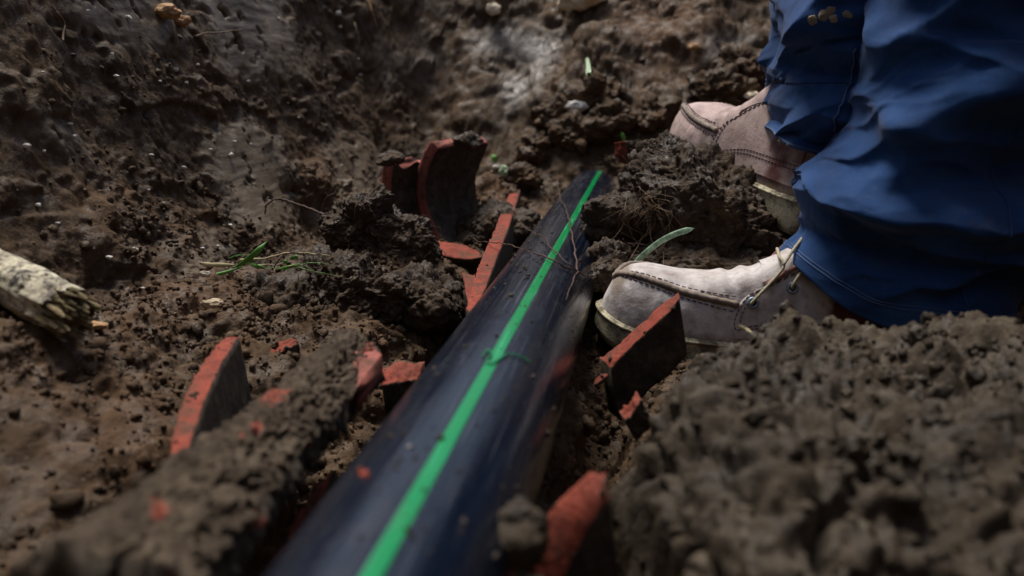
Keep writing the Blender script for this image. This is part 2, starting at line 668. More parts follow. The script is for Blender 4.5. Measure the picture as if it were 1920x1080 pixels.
def hit(px, py, lift=0.0):
    """the soil point seen at a pixel"""
    c0, r0 = int(px // 3), int(py // 3)
    best = None
    for rad in range(0, 12):
        for r in range(max(0, r0 - rad), min(BH, r0 + rad + 1)):
            for c in range(max(0, c0 - rad), min(BW, c0 + rad + 1)):
                i = r * BW + c
                if zidx[i] >= 0 and (best is None or zbuf[i] < best):
                    best = zbuf[i]
        if best is not None:
            break
    v = ray(px, py)
    return CAM + v * ((best if best is not None else 1.5) - lift)


# ------------------------------------------------------------------ clods
def clod(name, c, rad, seed, sub=6, label='', cat='clod', mat=None, rot=0.0, tilt=0.0, lump=1.0, cuts=5, group=None, fine=1.0):
    V, F = ico(sub)
    V = V.copy()
    rs = np.random.default_rng(seed)
    # flat torn facets
    for _ in range(cuts):
        nrm = rs.normal(size=3)
        nrm /= np.linalg.norm(nrm)
        lim = rs.uniform(0.55, 0.85)
        dd = V @ nrm
        over = dd > lim
        V[over] -= nrm * ((dd[over] - lim) * 0.9)[:, None]
    nn = V / np.linalg.norm(V, axis=1)[:, None]
    V = V * (1 + 0.28 * lump * fbm(V * 1.6 + seed, 4, seed))[:, None]
    V = V * np.array(rad)
    cr, sr = math.cos(rot), math.sin(rot)
    ct, st_ = math.cos(tilt), math.sin(tilt)
    Rm = np.array([[cr, -sr, 0], [sr, cr, 0], [0, 0, 1]]) @ np.array([[ct, 0, st_], [0, 1, 0], [-st_, 0, ct]])
    V = V @ Rm.T
    nn = nn / np.array(rad)
    nn = nn / np.linalg.norm(nn, axis=1)[:, None] @ Rm.T
    Q = (V + np.array(c)).astype(np.float32)
    k = min(1.0, min(rad) / 0.04)
    d = k * lump * (0.012 * bumps(Q * 30, seed) + 0.006 * fbm(Q * 40, 3, seed + 3))
    d += fine * (0.0050 * bumps(Q * 70, seed + 4) + 0.0028 * bumps(Q * 170, seed + 5) + 0.0085 * fbm(Q * 75, 5, seed + 6, 0.74) + 0.0015 * fbm(Q * 420, 2, seed + 7) - 0.007 * np.clip(1 - np.abs(fbm(Q * 28 + 3, 3, seed + 8)) * 5, 0, 1)) * max(0.4, k)
    W = Q + nn * d[:, None]
    o = mesh_obj(name, W, F, mat or M_CLOD)
    tag(o, label, cat, group)
    surf_add(W)
    return recentre(o, c)


clod('soil_clod', WY(1312, 396, 1.08) + Vector((0.01, 0.02, -0.016)), (0.114, 0.072, 0.080), 3, 7,
     'large dark fibrous clod wedged between the two boots', 'clod', rot=-0.35, tilt=0.35, cuts=6)
clod('soil_clod', WY(1262, 312, 1.14), (0.040, 0.045, 0.034), 18, 7,
     'dark clod with torn crest heaped before the rear boot toe', 'clod', tilt=0.2)
clod('soil_clod', WY(1165, 410, 1.10) + Vector((0, 0, -0.01)), (0.045, 0.04, 0.035), 5, 6,
     'dark clod with root tuft beside the right of the pipe', 'clod')
clod('soil_clod', WY(1135, 500, 1.02) + Vector((0.006, 0, -0.008)), (0.034, 0.035, 0.034), 9, 6,
     'rough brown clod just above the front boot toe', 'clod')
clod('soil_clod', WY(1290, 470, 1.04) + Vector((0.01, 0, -0.02)), (0.085, 0.045, 0.035), 24, 6,
     'low dark clod behind the front boot vamp', 'clod')
clod('soil_clod', WY(1420, 470, 1.10) + Vector((0.01, 0, -0.012)), (0.06, 0.05, 0.035), 29, 6,
     'dark clod under the sole of the rear boot beside the trouser hem', 'clod')
clod('soil_clod', WY(668, 428, 1.03) + Vector((0, 0.02, 0.0)), (0.046, 0.035, 0.036), 12, 7,
     'pale crusted clod standing left of the broken clay socket', 'clod', tilt=-0.3)
clod('soil_clod', WY(735, 452, 1.05) + Vector((0, 0.02, -0.004)), (0.055, 0.05, 0.042), 13, 7,
     'dark rooty clod leaning on the broken clay socket', 'clod')
clod('soil_clod', WY(640, 545, 0.93) + Vector((0, 0.02, -0.012)), (0.085, 0.05, 0.042), 15, 7,
     'brown clod with smooth top under the grass sprig', 'clod', tilt=0.05)
clod('soil_clod', WY(500, 565, 0.91) + Vector((0, 0.02, -0.010)), (0.06, 0.045, 0.034), 16, 6,
     'dark clod left of the smooth one, next to the dry leaf', 'clod')
clod('soil_clod', WY(780, 555, 0.96) + Vector((0, 0.02, -0.012)), (0.06, 0.05, 0.034), 17, 6,
     'crumbly clod between socket and pipe edge', 'clod')
back_clods = [((1150, 225), (0.06, 0.05, 0.045)),
              ((1080, 250), (0.06, 0.05, 0.05)), ((1225, 215), (0.07, 0.05, 0.045)), ((1350, 170), (0.08, 0.06, 0.06)),
              ((1120, 160), (0.05, 0.05, 0.05)), ((1040, 215), (0.05, 0.045, 0.045)), ((1160, 305), (0.05, 0.045, 0.03)),
              ((975, 330), (0.045, 0.04, 0.028)), ((1400, 120), (0.07, 0.06, 0.05)),
              ((1010, 275), (0.05, 0.04, 0.035)),
              ((1135, 345), (0.035, 0.03, 0.025))]
for i, ((a, b_), r) in enumerate(back_clods):
    clod('soil_clod', hit(a, b_) - Vector((0, 0, r[2] * 0.35)), [q * 0.85 for q in r], 40 + i, 6,
         'blurred brown clod tumbled on the far bank behind the pipe', 'clod', mat=M_GROUND, rot=rnd.uniform(0, 3), lump=1.7,
         group='clods on the far bank')
clod('soil_clod', WY(978, 1000, 0.385), (0.0125, 0.0125, 0.013), 61, 5,
     'small grey clod in the bottom foreground right of the pipe', 'clod', mat=M_GREY, lump=1.3)
clod('soil_clod', WY(960, 1110, 0.40) + Vector((0, 0, -0.012)), (0.018, 0.02, 0.016), 62, 5,
     'larger grey clod cut by the frame below the red shard', 'clod', mat=M_GREY)

# ------------------------------------------------------------------ foreground mound
mx = np.linspace(0.055, 0.95, 380)
my = np.linspace(0.12, 0.92, 340)
MX, MY = np.meshgrid(mx, my, indexing='ij')
tops = [(0.20, 0.66, 0.11, 0.12, 0.058), (0.33, 0.70, 0.12, 0.11, 0.050), (0.16, 0.52, 0.07, 0.10, 0.05),
        (0.22, 0.40, 0.12, 0.12, 0.075), (0.36, 0.50, 0.16, 0.14, 0.06), (0.52, 0.55, 0.2, 0.22, 0.085), (0.65, 0.62, 0.2, 0.3, 0.08), (0.15, 0.36, 0.05, 0.10, 0.03)]
MZ = np.full_like(MX, -0.055)
for cx, cy, sx, sy, h in tops:
    MZ = MZ + h * np.exp(-((MX - cx) / sx) ** 2 - ((MY - cy) / sy) ** 2)
wob = fbm(np.stack([MX.ravel() * 14, MY.ravel() * 14, MX.ravel() * 0], 1), 3, 8).reshape(MX.shape)
edge = sstep(0.0, 0.035, MX + 0.02 * wob - 0.080 - 0.25 * np.maximum(0, MY - 0.52) - 0.2 * np.maximum(0, 0.48 - MY))
MZ = MZ * edge + (-0.22) * (1 - edge)
bk = sstep(0.80, 0.72, MY + 0.03 * wob)
MZ = MZ * bk + (-0.22) * (1 - bk)
bk = sstep(0.14, 0.20, MY)
MZ = MZ * bk + (-0.22) * (1 - bk)
mgx = np.gradient(MZ, mx, axis=0)
mgy = np.gradient(MZ, my, axis=1)
MN = np.stack([-mgx, -mgy, np.ones_like(MZ)], -1).reshape(-1, 3)
MN /= np.linalg.norm(MN, axis=1)[:, None]
MP = np.stack([MX, MY, MZ], -1).reshape(-1, 3)
Q = MP.astype(np.float32)
wq = np.stack([fbm(Q * 30, 2, 5), fbm(Q * 30, 2, 15), fbm(Q * 30, 2, 25)], 1).astype(np.float32) * 0.4
tr = 1 - np.abs(fbm(Q * 22 + wq, 3, 91)) * 3.0
d = 0.034 * fbm(Q * 12, 4, 3) + 0.012 * bumps(Q * 24 + wq, 3) * sstep(-0.1, 0.4, fbm(Q * 9 + 3, 2, 31)) + 0.0055 * bumps(Q * 70 + wq * 2, 6) + 0.0040 * bumps(Q * 170 + wq, 7)
d += 0.020 * fbm(Q * 34, 6, 9, 0.70) * (0.45 + 0.55 * sstep(-0.2, 0.25, fbm(Q * 15 + 2, 3, 66))) - 0.014 * np.clip(tr, 0, 1) ** 1.5 - 0.004
MP = MP + MN * d[:, None]
mound = mesh_obj('soil_mound', MP, grid_faces(len(mx), len(my)), M_GREY)
tag(mound, 'loose heap of crumbly grey brown soil filling the right foreground', 'soil heap')
recentre(mound, (0.3, 0.5, -0.05))
surf_add(MP)


# crumbs: uncountable loose soil
def crumbs(name, pts, sizes, mat, sub=2, seed=0):
    V0, F0 = ico(sub)
    rs = np.random.default_rng(seed)
    n = len(pts)
    shapes = []
    for k in range(14):
        s = rs.uniform(0.65, 1.2, 3)
        v = V0 * s * (1 + 0.75 * fbm(V0 * 1.7 + k * 7.3, 3, k))[:, None]
        shapes.append(v)
    S = np.array(shapes)[rs.integers(0, 14, n)]
    a = rs.uniform(0, 2 * np.pi, n)
    b = rs.uniform(0, np.pi, n)
    ca, sa, cb, sb = np.cos(a), np.sin(a), np.cos(b), np.sin(b)
    z = np.zeros(n)
    R1 = np.stack([np.stack([ca, -sa, z], 1), np.stack([sa, ca, z], 1), np.stack([z, z, z + 1], 1)], 1)
    R2 = np.stack([np.stack([cb, z, sb], 1), np.stack([z, z + 1, z], 1), np.stack([-sb, z, cb], 1)], 1)
    Rm = np.einsum('nij,njk->nik', R1, R2)
    V = np.einsum('nij,nkj->nki', Rm, S) * sizes[:, None, None] + pts[:, None, :]
    F = F0[None] + (np.arange(n) * len(V0))[:, None, None]
    return mesh_obj(name, V.reshape(-1, 3), F.reshape(-1, 3), mat)


ok = np.where((qx > -60) & (qx < 1980) & (qy > -60) & (qy < 1120) & (qz > 0.2) & (P[:, 1] < 2.3) & (np.hypot(P[:, 0], P[:, 2]) > 0.06))[0]
prs = np.full(len(P), 0.5, np.float32)
prs[vi] = press
wgt = np.where(P[ok, 2] > 0.10, 0.25, 1.0) * prs[ok] ** 1.5 * (1 - 0.9 * sm_full[ok]) * np.where(P[ok, 0] > -0.36, 1, 0.5)
pick = nrng.choice(ok, 16000, p=wgt / wgt.sum())
sz = np.clip(nrng.lognormal(math.log(0.0016), 0.6, 16000), 0.0006, 0.010)
o = crumbs('soil_crumbs', P[pick] + np.array([0, 0, 0.0004]), sz, M_GROUND, 2, 3)
tag(o, 'loose brown crumbs of soil strewn over the trench floor and wall', 'soil crumbs', kind='stuff')
mp = nrng.choice(len(MP), 5200)
msz = np.clip(nrng.lognormal(math.log(0.0026), 0.55, 5200), 0.0012, 0.0075)
keep = MP[mp][:, 2] > -0.06
o = crumbs('heap_crumbs', MP[mp][keep], msz[keep], M_GREY, 3, 5)
tag(o, 'grey brown crumbs lying on the foreground soil heap', 'soil crumbs', kind='stuff')

# ------------------------------------------------------------------ the new pipe
pr = 0.055
pe = empty('plastic_pipe', (0, 0.8, 0), 'long black plastic pipe with a green stripe lying along the trench', 'pipe')
yy = np.linspace(-1.35, 2.1, 70)
aa = np.linspace(0, 2 * np.pi, 128, endpoint=False)
A, B = np.meshgrid(yy, aa, indexing='ij')
Vp = np.stack([pr * np.sin(B), A, pr * np.cos(B)], -1).reshape(-1, 3)
inner = np.stack([(pr - 0.006) * np.sin(B), A, (pr - 0.006) * np.cos(B)], -1).reshape(-1, 3)
f1 = grid_faces(70, 128, True)
f2 = f1[:, ::-1] + len(Vp)
k = np.arange(128)
k2 = (k + 1) % 128
rim0 = np.stack([k, k + len(Vp), k2 + len(Vp), k2], 1)
e = 69 * 128
rim1 = np.stack([e + k, e + k2, e + k2 + len(Vp), e + k + len(Vp)], 1)
mesh_obj('pipe_wall', np.vstack([Vp, inner]), np.vstack([f1, f2, rim0, rim1]), M_PIPE, pe)
sa0, hw = RAD(13.8), 0.0044 / pr
th = np.linspace(sa0 - hw, sa0 + hw, 9)
rs_ = np.full(9, pr + 0.00025)
rs_[0] = rs_[-1] = pr - 0.0002
yy2 = np.linspace(-1.34, 2.09, 400)
Vs = np.stack([(rs_ * np.sin(th))[None, :] + 0 * yy2[:, None], yy2[:, None] + 0 * th[None], (rs_ * np.cos(th))[None, :] + 0 * yy2[:, None]], -1).reshape(-1, 3)
mesh_obj('green_stripe', Vs, grid_faces(400, 9), M_STRIPE, pe)


def on_pipe(px, py, lift=0.0):
    r = ray(px, py)
    a = r.x ** 2 + r.z ** 2
    b = 2 * (CAM.x * r.x + CAM.z * r.z)
    c = CAM.x ** 2 + CAM.z ** 2 - (pr + lift) ** 2
    D = b * b - 4 * a * c
    if D < 0:
        t = -b / (2 * a)
    else:
        t = (-b - math.sqrt(D)) / (2 * a)
    return CAM + r * t


# flecks of soil on the pipe
fl = []
fs = []
for i in range(330):
    py = rnd.uniform(320, 1060)
    u = rnd.random() ** 0.8
    xl = 510 + 0.753 * (1080 - py)
    xr = 985 + 0.24 * (1080 - py)
    if rnd.random() < 0.45:
        py = rnd.gauss(480, 45)
        xl = 510 + 0.753 * (1080 - py)
        xr = 985 + 0.24 * (1080 - py)
        u = abs(rnd.gauss(0.25, 0.18))
    p = on_pipe(xl + (xr - xl) * min(max(u, 0.02), 0.93), py)
    fl.append(p[:])
    fs.append(min(0.0022, rnd.lognormvariate(math.log(0.0008), 0.55)))
for a, b_ in ((770, 840), (752, 862), (745, 868), (820, 705), (815, 690), (760, 815), (740, 640), (735, 820)):
    fl.append(on_pipe(a + 0, b_)[:])
    fs.append(0.0016)
o = crumbs('soil_flecks', np.array(fl), np.array(fs), M_GREY, 2, 8)
tag(o, 'tiny flecks of soil stuck on the black pipe', 'soil flecks', kind='stuff')
rf = []
for a, b_, s in ((683, 890, 0.0024), (676, 884, 0.0018), (690, 897, 0.0014)):
    rf.append((on_pipe(a, b_), s))
o = crumbs('clay_crumb', np.array([p[:] for p, s in rf]), np.array([s for p, s in rf]), M_CLAY, 2, 4)
tag(o, 'red clay crumb lying on the near part of the pipe', 'clay crumb')
wc = crumbs('white_grit', np.array([on_pipe(768, 838)[:]]), np.array([0.0013]), M_CHIP, 2, 4)
tag(wc, 'single white grit speck on the near part of the pipe', 'grit')
sw = spline([on_pipe(a, b_, 0.0015) for a, b_ in ((905, 668), (915, 655), (922, 665), (912, 676), (925, 680), (950, 664), (975, 668), (996, 680))], 40)
v, f = tube(sw, 0.0006, 6)
o = tag(mesh_obj('plastic_shaving', v, f, M_STRIPE), 'thin curled green plastic shaving lying across the pipe', 'shaving')


# ------------------------------------------------------------------ clay shards
def strip_shard(name, A, B, ext, label, cat='shard', n=60, mats=None, seed=0, rough=0.003, bulge=0.0, m=10, group=None, me_=14, mud=0.0):
    """a broken pipe wall: its fracture face runs between the world polylines A and B,
    the wall goes on from that face along ext"""
    A = spline(A, n)
    B = spline(B, n)
    ext = Vector(ext)
    V = []
    # ring at each station: fracture face (m pts), outer side of B (me), under face (m), back side of A (me)
    prof = []
    for k in range(m):
        prof.append((k / (m - 1), 0.0))
    for k in range(1, me_):
        prof.append((1.0, k / (me_ - 1)))
    for k in range(1, m):
        prof.append((1 - k / (m - 1), 1.0))
    for k in range(1, me_ - 1):
        prof.append((0.0, 1 - k / (me_ - 1)))
    R = len(prof)
    for i in range(n):
        w_ = B[i] - A[i]
        t = (B[min(i + 1, n - 1)] - B[max(i - 1, 0)]).normalized()
        nn = w_.cross(t).normalized()
        if nn.z < 0:
            nn = -nn
        for (u, e_) in prof:
            p = A[i] + w_ * u + ext * e_ + nn * (bulge * (4 * u * (1 - u)) * (1 - e_))
            V.append(p[:])
    V = np.array(V)
    C = V.reshape(n, R, 3).mean(1)
    F = grid_faces(n, R, True)
    mi = np.zeros((n - 1, R), int)
    mi[:, m - 1:] = 1
    q = V.astype(np.float32)
    d = rough * (1.5 * fbm(q * 60, 3, seed) + 1.1 * fbm(q * 180, 3, seed + 5) + 0.6 * fbm(q * 420, 2, seed + 6))
    dirv = V - np.repeat(C, R, 0)
    dirv /= np.linalg.norm(dirv, axis=1)[:, None] + 1e-9
    if mud:
        d = d + mud * (0.9 * bumps(q * 120, seed) + 0.8 * bumps(q * 260, seed + 2) + 1.3 * fbm(q * 55, 5, seed + 8, 0.7) - 0.9)
    V = V + dirv * d[:, None]
    Fl = [tuple(x) for x in F]
    Fl.append(tuple(range(R))[::-1])
    Fl.append(tuple((n - 1) * R + k_ for k_ in range(R)))
    mi = list(mi.ravel()) + [1, 1]
    o = mesh_obj(name, V, Fl, mats or [M_CLAY, M_SOOTSHADE], mi=mi)
    tag(o, label, cat, group)
    c = V.mean(0)
    SHV.append(V[np.tile(np.array([e_ == 0.0 for (u, e_) in prof]), n)])
    return recentre(o, c)


SHV = []
Zs = lambda l, z: [WZ(a, b_, z) for a, b_ in l]


def lerpz(l, z0, z1):
    n_ = len(l) - 1
    return [WZ(a, b_, z0 + (z1 - z0) * i / n_) for i, (a, b_) in enumerate(l)]


strip_shard('clay_shard', lerpz([(425, 630), (385, 674), (352, 735), (330, 800), (316, 860)], 0.010, 0.022),
            lerpz([(449, 630), (420, 674), (390, 735), (366, 800), (348, 855)], 0.012, 0.020), (0.012, 0.0, -0.10),
            'red curved shard edge standing left of the mud covered slab', seed=1, rough=0.0016)
# inner wall of the same broken pipe seen past the shard
strip_shard('clay_shard', lerpz([(505, 650), (530, 640), (552, 632)], -0.022, -0.018), lerpz([(510, 664), (536, 655), (560, 642)], -0.026, -0.022), (0.0, 0.01, -0.05),
            'small red scrap behind the shadowed gap left of the slab', seed=2, rough=0.002, n=24)
slabA = [WZ(a, b_, z) for a, b_, z in ((622, 640, 0.022), (560, 690, 0.024), (480, 755, 0.026), (380, 830, 0.028), (240, 925, 0.030), (20, 1060, 0.032))]
slabB = [WZ(a, b_, z) for a, b_, z in ((717, 668, 0.020), (655, 745, 0.022), (590, 820, 0.024), (530, 890, 0.026), (470, 965, 0.028), (370, 1100, 0.030))]
slab = strip_shard('clay_slab', slabA, slabB, (0.0, 0.0, -0.019), 'long mud covered clay pipe slab leaning left of the black pipe', n=170, m=70,
                   mats=[M_SLAB, M_CLAYSKIN], seed=4, rough=0.004, bulge=0.014, me_=8, mud=0.0024)
sv = np.array([v_.co[:] for v_ in slab.data.vertices]) + np.array(slab.location)
sx_, sy_, _z = project(sv)
bare = np.zeros(len(sv))
for a_, b__, r_ in ((505, 742, 34), (480, 800, 20), (300, 955, 34), (535, 735, 16), (455, 818, 12), (690, 655, 22)):
    bare = np.maximum(bare, 0.85 * np.exp(-(((sx_ - a_) / r_) ** 2 + ((sy_ - b__) / (r_ * 0.8)) ** 2)))
at_ = slab.data.attributes.new('bare', 'FLOAT', 'POINT')
at_.data.foreach_set('value', bare.astype(np.float32))
# red lip of the slab's far end
strip_shard('clay_shard', [WZ(a, b_, 0.028) for a, b_ in ((640, 633), (665, 626), (690, 640), (716, 664))],
            [WZ(a, b_, 0.030) for a, b_ in ((668, 690), (672, 672), (672, 706), (668, 728))], (0, 0, -0.018),
            'bare pinkish red shard lip at the far end of the slab', seed=6, n=40, rough=0.0015, mats=[M_CLAYD, M_CLAYD])
strip_shard('clay_shard', lerpz([(712, 690), (745, 680), (796, 678)], -0.03, -0.03), lerpz([(716, 722), (750, 716), (780, 712)], -0.035, -0.04), (0, 0.01, -0.04),
            'low red shard lying between the slab and the pipe', seed=7, n=30, rough=0.003)
strip_shard('clay_shard', lerpz([(590, 905), (560, 960), (520, 1040), (470, 1120)], -0.045, -0.04), lerpz([(625, 880), (600, 950), (560, 1040), (520, 1120)], -0.05, -0.05), (0, 0, -0.04),
            'dark red shard in the deep shade beside the near pipe', seed=8, n=30)
strip_shard('clay_shard', lerpz([(958, 356), (930, 425), (905, 480), (885, 535), (874, 580)], 0.036, 0.018),
            lerpz([(975, 358), (954, 425), (930, 487), (908, 545), (886, 590)], 0.036, 0.016), (0.004, 0.004, -0.075),
            'narrow red shard leaning against the left side of the pipe', seed=9, rough=0.0018)
strip_shard('clay_shard', lerpz([(868, 515), (872, 545), (880, 575)], 0.0, 0.0), lerpz([(890, 515), (890, 545), (886, 575)], 0.0, 0.0), (0, 0.01, -0.04),
            'short red shard half buried below the clay socket', seed=10, n=20)
# shard before the front boot: red top edge, face towards us in stained clay with shade in its colour
eA = [WY(a, b_, 0.80) for a, b_ in ((1124, 672), (1160, 645), (1200, 608), (1240, 572), (1272, 548))]
eB = [WY(a, b_, 0.778) for a, b_ in ((1146, 690), (1170, 664), (1212, 622), (1252, 588), (1274, 560))]
strip_shard('clay_shard', eA, eB, (0.010, 0.004, -0.055), 'upright pointed red shard in front of the front boot', seed=11, rough=0.0011)
strip_shard('clay_shard', [WY(a, b_, 0.66) for a, b_ in ((1160, 770), (1178, 752), (1196, 738))], [WY(a, b_, 0.64) for a, b_ in ((1172, 790), (1188, 775), (1203, 752))],
            (0.01, 0, -0.018), 'small red shard tip poking from the left of the soil heap', seed=12, n=24)
strip_shard('clay_shard', [WY(a, b_, 0.43) for a, b_ in ((955, 1130), (1000, 1020), (1050, 935), (1100, 895), (1136, 880))],
            [WY(a, b_, 0.415) for a, b_ in ((1030, 1150), (1068, 1060), (1096, 1000), (1120, 962), (1142, 935))], (0.010, 0.0, -0.07),
            'blurred red shard with broad face in the near right foreground', seed=13, rough=0.0016, bulge=0.002)
strip_shard('clay_shard', [WY(a, b_, 1.42) for a, b_ in ((1150, 268), (1158, 295), (1178, 325))], [WY(a, b_, 1.40) for a, b_ in ((1172, 264), (1180, 295), (1192, 330))],
            (0.028, 0.02, 0.0), 'small red shard with bright top standing beyond the pipe end', seed=14, n=24)
strip_shard('clay_shard', [WY(a, b_, 0.72) for a, b_ in ((1113, 716), (1125, 703), (1138, 700))], [WY(a, b_, 0.715) for a, b_ in ((1118, 720), (1130, 712), (1139, 704))],
            (0, 0.002, -0.004), 'pale pink flat chip in the dark rooty hollow by the pipe', seed=15, n=16, rough=0.0005)

# broken socket: bell towards us, barrel running away parallel with the pipe
sc = WY(886, 368, 1.26)


SY = RAD(27)


def revolve(name, prof, a0, a1, mats, mi_of, seed, parent, na=90, jag=0.13):
    """prof: closed list of (axial, radius); angle 0 = right, 90 = up"""
    np_ = len(prof)
    pts = []
    # subdivide profile
    fine = []
    idx = []
    for i in range(np_):
        p, q = prof[i], prof[(i + 1) % np_]
        L = math.hypot(q[0] - p[0], q[1] - p[1])
        k_ = max(2, int(L / 0.004))
        for j in range(k_):
            fine.append((p[0] + (q[0] - p[0]) * j / k_, p[1] + (q[1] - p[1]) * j / k_))
            idx.append(i)
    R = len(fine)
    V = np.zeros((na, R, 3))
    for i in range(na):
        for j, (ax, r) in enumerate(fine):
            jg = jag * (vnoise(np.array([[ax * 45, r * 30, seed * 1.7]]), seed)[0])
            A_ = a0 + jg + (a1 + jag * (vnoise(np.array([[ax * 45, r * 30, 9 + seed * 1.7]]), seed)[0]) - a0 - jg) * i / (na - 1)
            V[i, j] = (sc.x + r * math.cos(A_), sc.y + ax, sc.z + r * math.sin(A_))
    q = V.reshape(-1, 3).astype(np.float32)
    dd = 0.0022 * fbm(q * 70, 3, seed) + 0.0012 * fbm(q * 260, 3, seed + 1)
    q[:, 1] += 0.016 * fbm(q * 28 + seed, 3, seed + 4) * np.clip((q[:, 1] - sc.y) / 0.06, 0, 1)
    rad = q - np.array([sc.x, 0, sc.z], np.float32)
    rad[:, 1] = 0
    rad /= np.linalg.norm(rad, axis=1)[:, None]
    V = q + rad * dd[:, None]
    lx, ly = V[:, 0] - sc.x, V[:, 1] - sc.y
    V[:, 0] = sc.x + lx * math.cos(SY) + ly * math.sin(SY)
    V[:, 1] = sc.y - lx * math.sin(SY) + ly * math.cos(SY)
    F = [tuple(x) for x in grid_faces(na, R, True)]
    mi = [mi_of[idx[j]] for i in range(na - 1) for j in range(R)]
    F.append(tuple(range(R))[::-1])
    F.append(tuple((na - 1) * R + k_ for k_ in range(R)))
    mi += [0, 0]
    return mesh_obj(name, V, F, mats, parent, mi=mi)


se = empty('clay_socket', sc, 'broken red clay pipe socket with curved wall standing left of the pipe', 'clay pipe')
# barrel profile: shoulder face, bore, far break, outside
revolve('barrel', [(0.0, 0.114), (0.0, 0.094), (0.125, 0.094), (0.125, 0.112)], RAD(137), RAD(272), [M_CLAYD, M_SOOTSHADE, M_CLAYSKIN], [0, 1, 0, 2], 2, se)
revolve('bell', [(-0.050, 0.143), (-0.050, 0.122), (0.004, 0.122), (0.004, 0.1132), (0.030, 0.1132), (0.030, 0.136)], RAD(160), RAD(236), [M_CLAYD, M_SOOTSHADE, M_CLAYSKIN], [0, 1, 1, 1, 0, 2], 5, se)
strip_shard('clay_shard', [WY(a, b_, 1.22) for a, b_ in ((822, 452), (850, 455), (878, 462), (900, 474))], [WY(a, b_, 1.17) for a, b_ in ((826, 478), (850, 484), (880, 486), (904, 482))],
            (0.0, 0.02, -0.02), 'red flat shard ledge at the foot of the clay socket', seed=16, n=30, rough=0.0025)
# soil lying on the break of the barrel
clod('soil_clod', Vector((sc.x - 0.074 * 0.89 + 0.085 * 0.45, sc.y + 0.074 * 0.45 + 0.085 * 0.89, sc.z + 0.078)), (0.020, 0.042, 0.010), 71, 6, 'grey crumbly soil cake lying on top of the socket break', mat=M_GREY)
clod('soil_clod', sc + Vector((-0.118, -0.03, 0.058)), (0.020, 0.018, 0.010), 73, 5, 'small soil lump sitting on the bell of the clay socket', fine=0.6)
clod('soil_clod', Vector((sc.x + 0.01, sc.y + 0.085, sc.z - 0.064)), (0.072, 0.06, 0.034), 72, 6, 'wet brown soil lying inside the clay socket')

allv = np.vstack(SHV)
pk = nrng.choice(len(allv), 400)
o = crumbs('shard_crumbs', allv[pk], np.clip(nrng.lognormal(math.log(0.0008), 0.6, 400), 0.0004, 0.004), M_CLOD, 2, 12)
tag(o, 'bits of soil stuck on the broken clay pieces', 'soil crumbs', kind='stuff')

# ------------------------------------------------------------------ person
per = empty('person', (0.33, 1.05, -0.045), 'worker in dark blue trousers and dusty leather boots at the right', 'person')


def boot_leather(name, tint, bias=0.0):
    b = NB(name)
    n1 = b.noise(26, 6, 0.65)
    n2 = b.noise(110, 5, 0.65)
    dusty = b.ramp(n1, [(0.30, (0.27 * tint[0], 0.225 * tint[1], 0.21 * tint[2])), (0.50, (0.45 * tint[0], 0.41 * tint[1], 0.40 * tint[2])), (0.72, (0.58 * tint[0], 0.54 * tint[1], 0.53 * tint[2]))])
    dusty = b.mix(b.ramp(n2, [(0.50, 0), (0.70, 0.6)]), dusty, (0.22, 0.155, 0.125))
    bare = b.ramp(b.noise(40, 5), [(0.3, (0.065, 0.017, 0.017)), (0.7, (0.15, 0.045, 0.042))])
    a = b.attr('dust')
    f = b.ramp(b.math('ADD', a, b.math('ADD', b.math('MULTIPLY', b.math('SUBTRACT', n1, 0.5), 0.8), bias)), [(0.35, 0), (0.65, 1)])
    c = b.mix(f, bare, dusty)
    grime = b.ramp(b.math('ADD', b.attr('grime'), b.math('MULTIPLY', b.math('SUBTRACT', n2, 0.5), 0.6)), [(0.4, 0), (0.75, 0.8)])
    c = b.mix(grime, c, (0.16, 0.115, 0.075))
    b.P('Base Color', c)
    b.P('Roughness', b.mix(f, (0.5, 0.5, 0.5), (0.72, 0.72, 0.72)))
    b.P('Specular IOR Level', 0.35)
    cr = b.n('ShaderNodeTexVoronoi', feature='DISTANCE_TO_EDGE')
    b.set(cr.inputs['Vector'], b.tc)
    cr.inputs['Scale'].default_value = 170
    h = b.math('ADD', b.math('MULTIPLY', b.ramp(cr.outputs['Distance'], [(0, 0), (0.12, 1)]), 0.10), b.math('ADD', b.noise(60, 5), b.math('MULTIPLY', b.noise(320, 3), 0.5)))
    b.P('Normal', b.bump(h, 0.45, 0.0016))
    return b.m


M_LEATHER = boot_leather('dusty_leather', (1, 1, 1))
M_LEATHER2 = boot_leather('pink_leather', (0.86, 0.70, 0.66), 0.5)
def sole_material():
    b = NB('cream_crepe_sole')
    c = b.ramp(b.noise(55, 5), [(0.3, (0.33, 0.29, 0.19)), (0.7, (0.50, 0.46, 0.32))])
    c = b.mix(b.ramp(b.noise(48, 7, 0.72), [(0.46, 0), (0.60, 0.9)]), c, (0.075, 0.052, 0.034))
    b.P('Base Color', c)
    b.P('Roughness', 0.85)
    b.P('Normal', b.bump(b.math('ADD', b.noise(260, 4, 0.7), b.noise(70, 4)), 0.7, 0.002))
    return b.m


M_SOLE = sole_material()
M_SEAMLEATHER = simple('grimy_seam_leather', (0.20, 0.155, 0.125), 0.75, 0.45, 80, 0.5)
M_THREAD = simple('boot_thread', (0.085, 0.05, 0.05), 0.8)
M_THREADW = simple('pale_boot_thread', (0.5, 0.46, 0.44), 0.8)
M_LACE = simple('beige_lace', (0.40, 0.36, 0.24), 0.85, 0.3, 500, 0.8)
M_EYELET = simple('grey_blue_eyelet', (0.20, 0.25, 0.32), 0.4, 0.2, 200, 0.2, Metallic=0.4)
M_HOLE = simple('eyelet_hole', (0.012, 0.008, 0.007), 0.9)
M_COLLAR = simple('worn_collar_leather', (0.22, 0.10, 0.085), 0.75, 0.4, 90, 0.6)

BL = 0.335


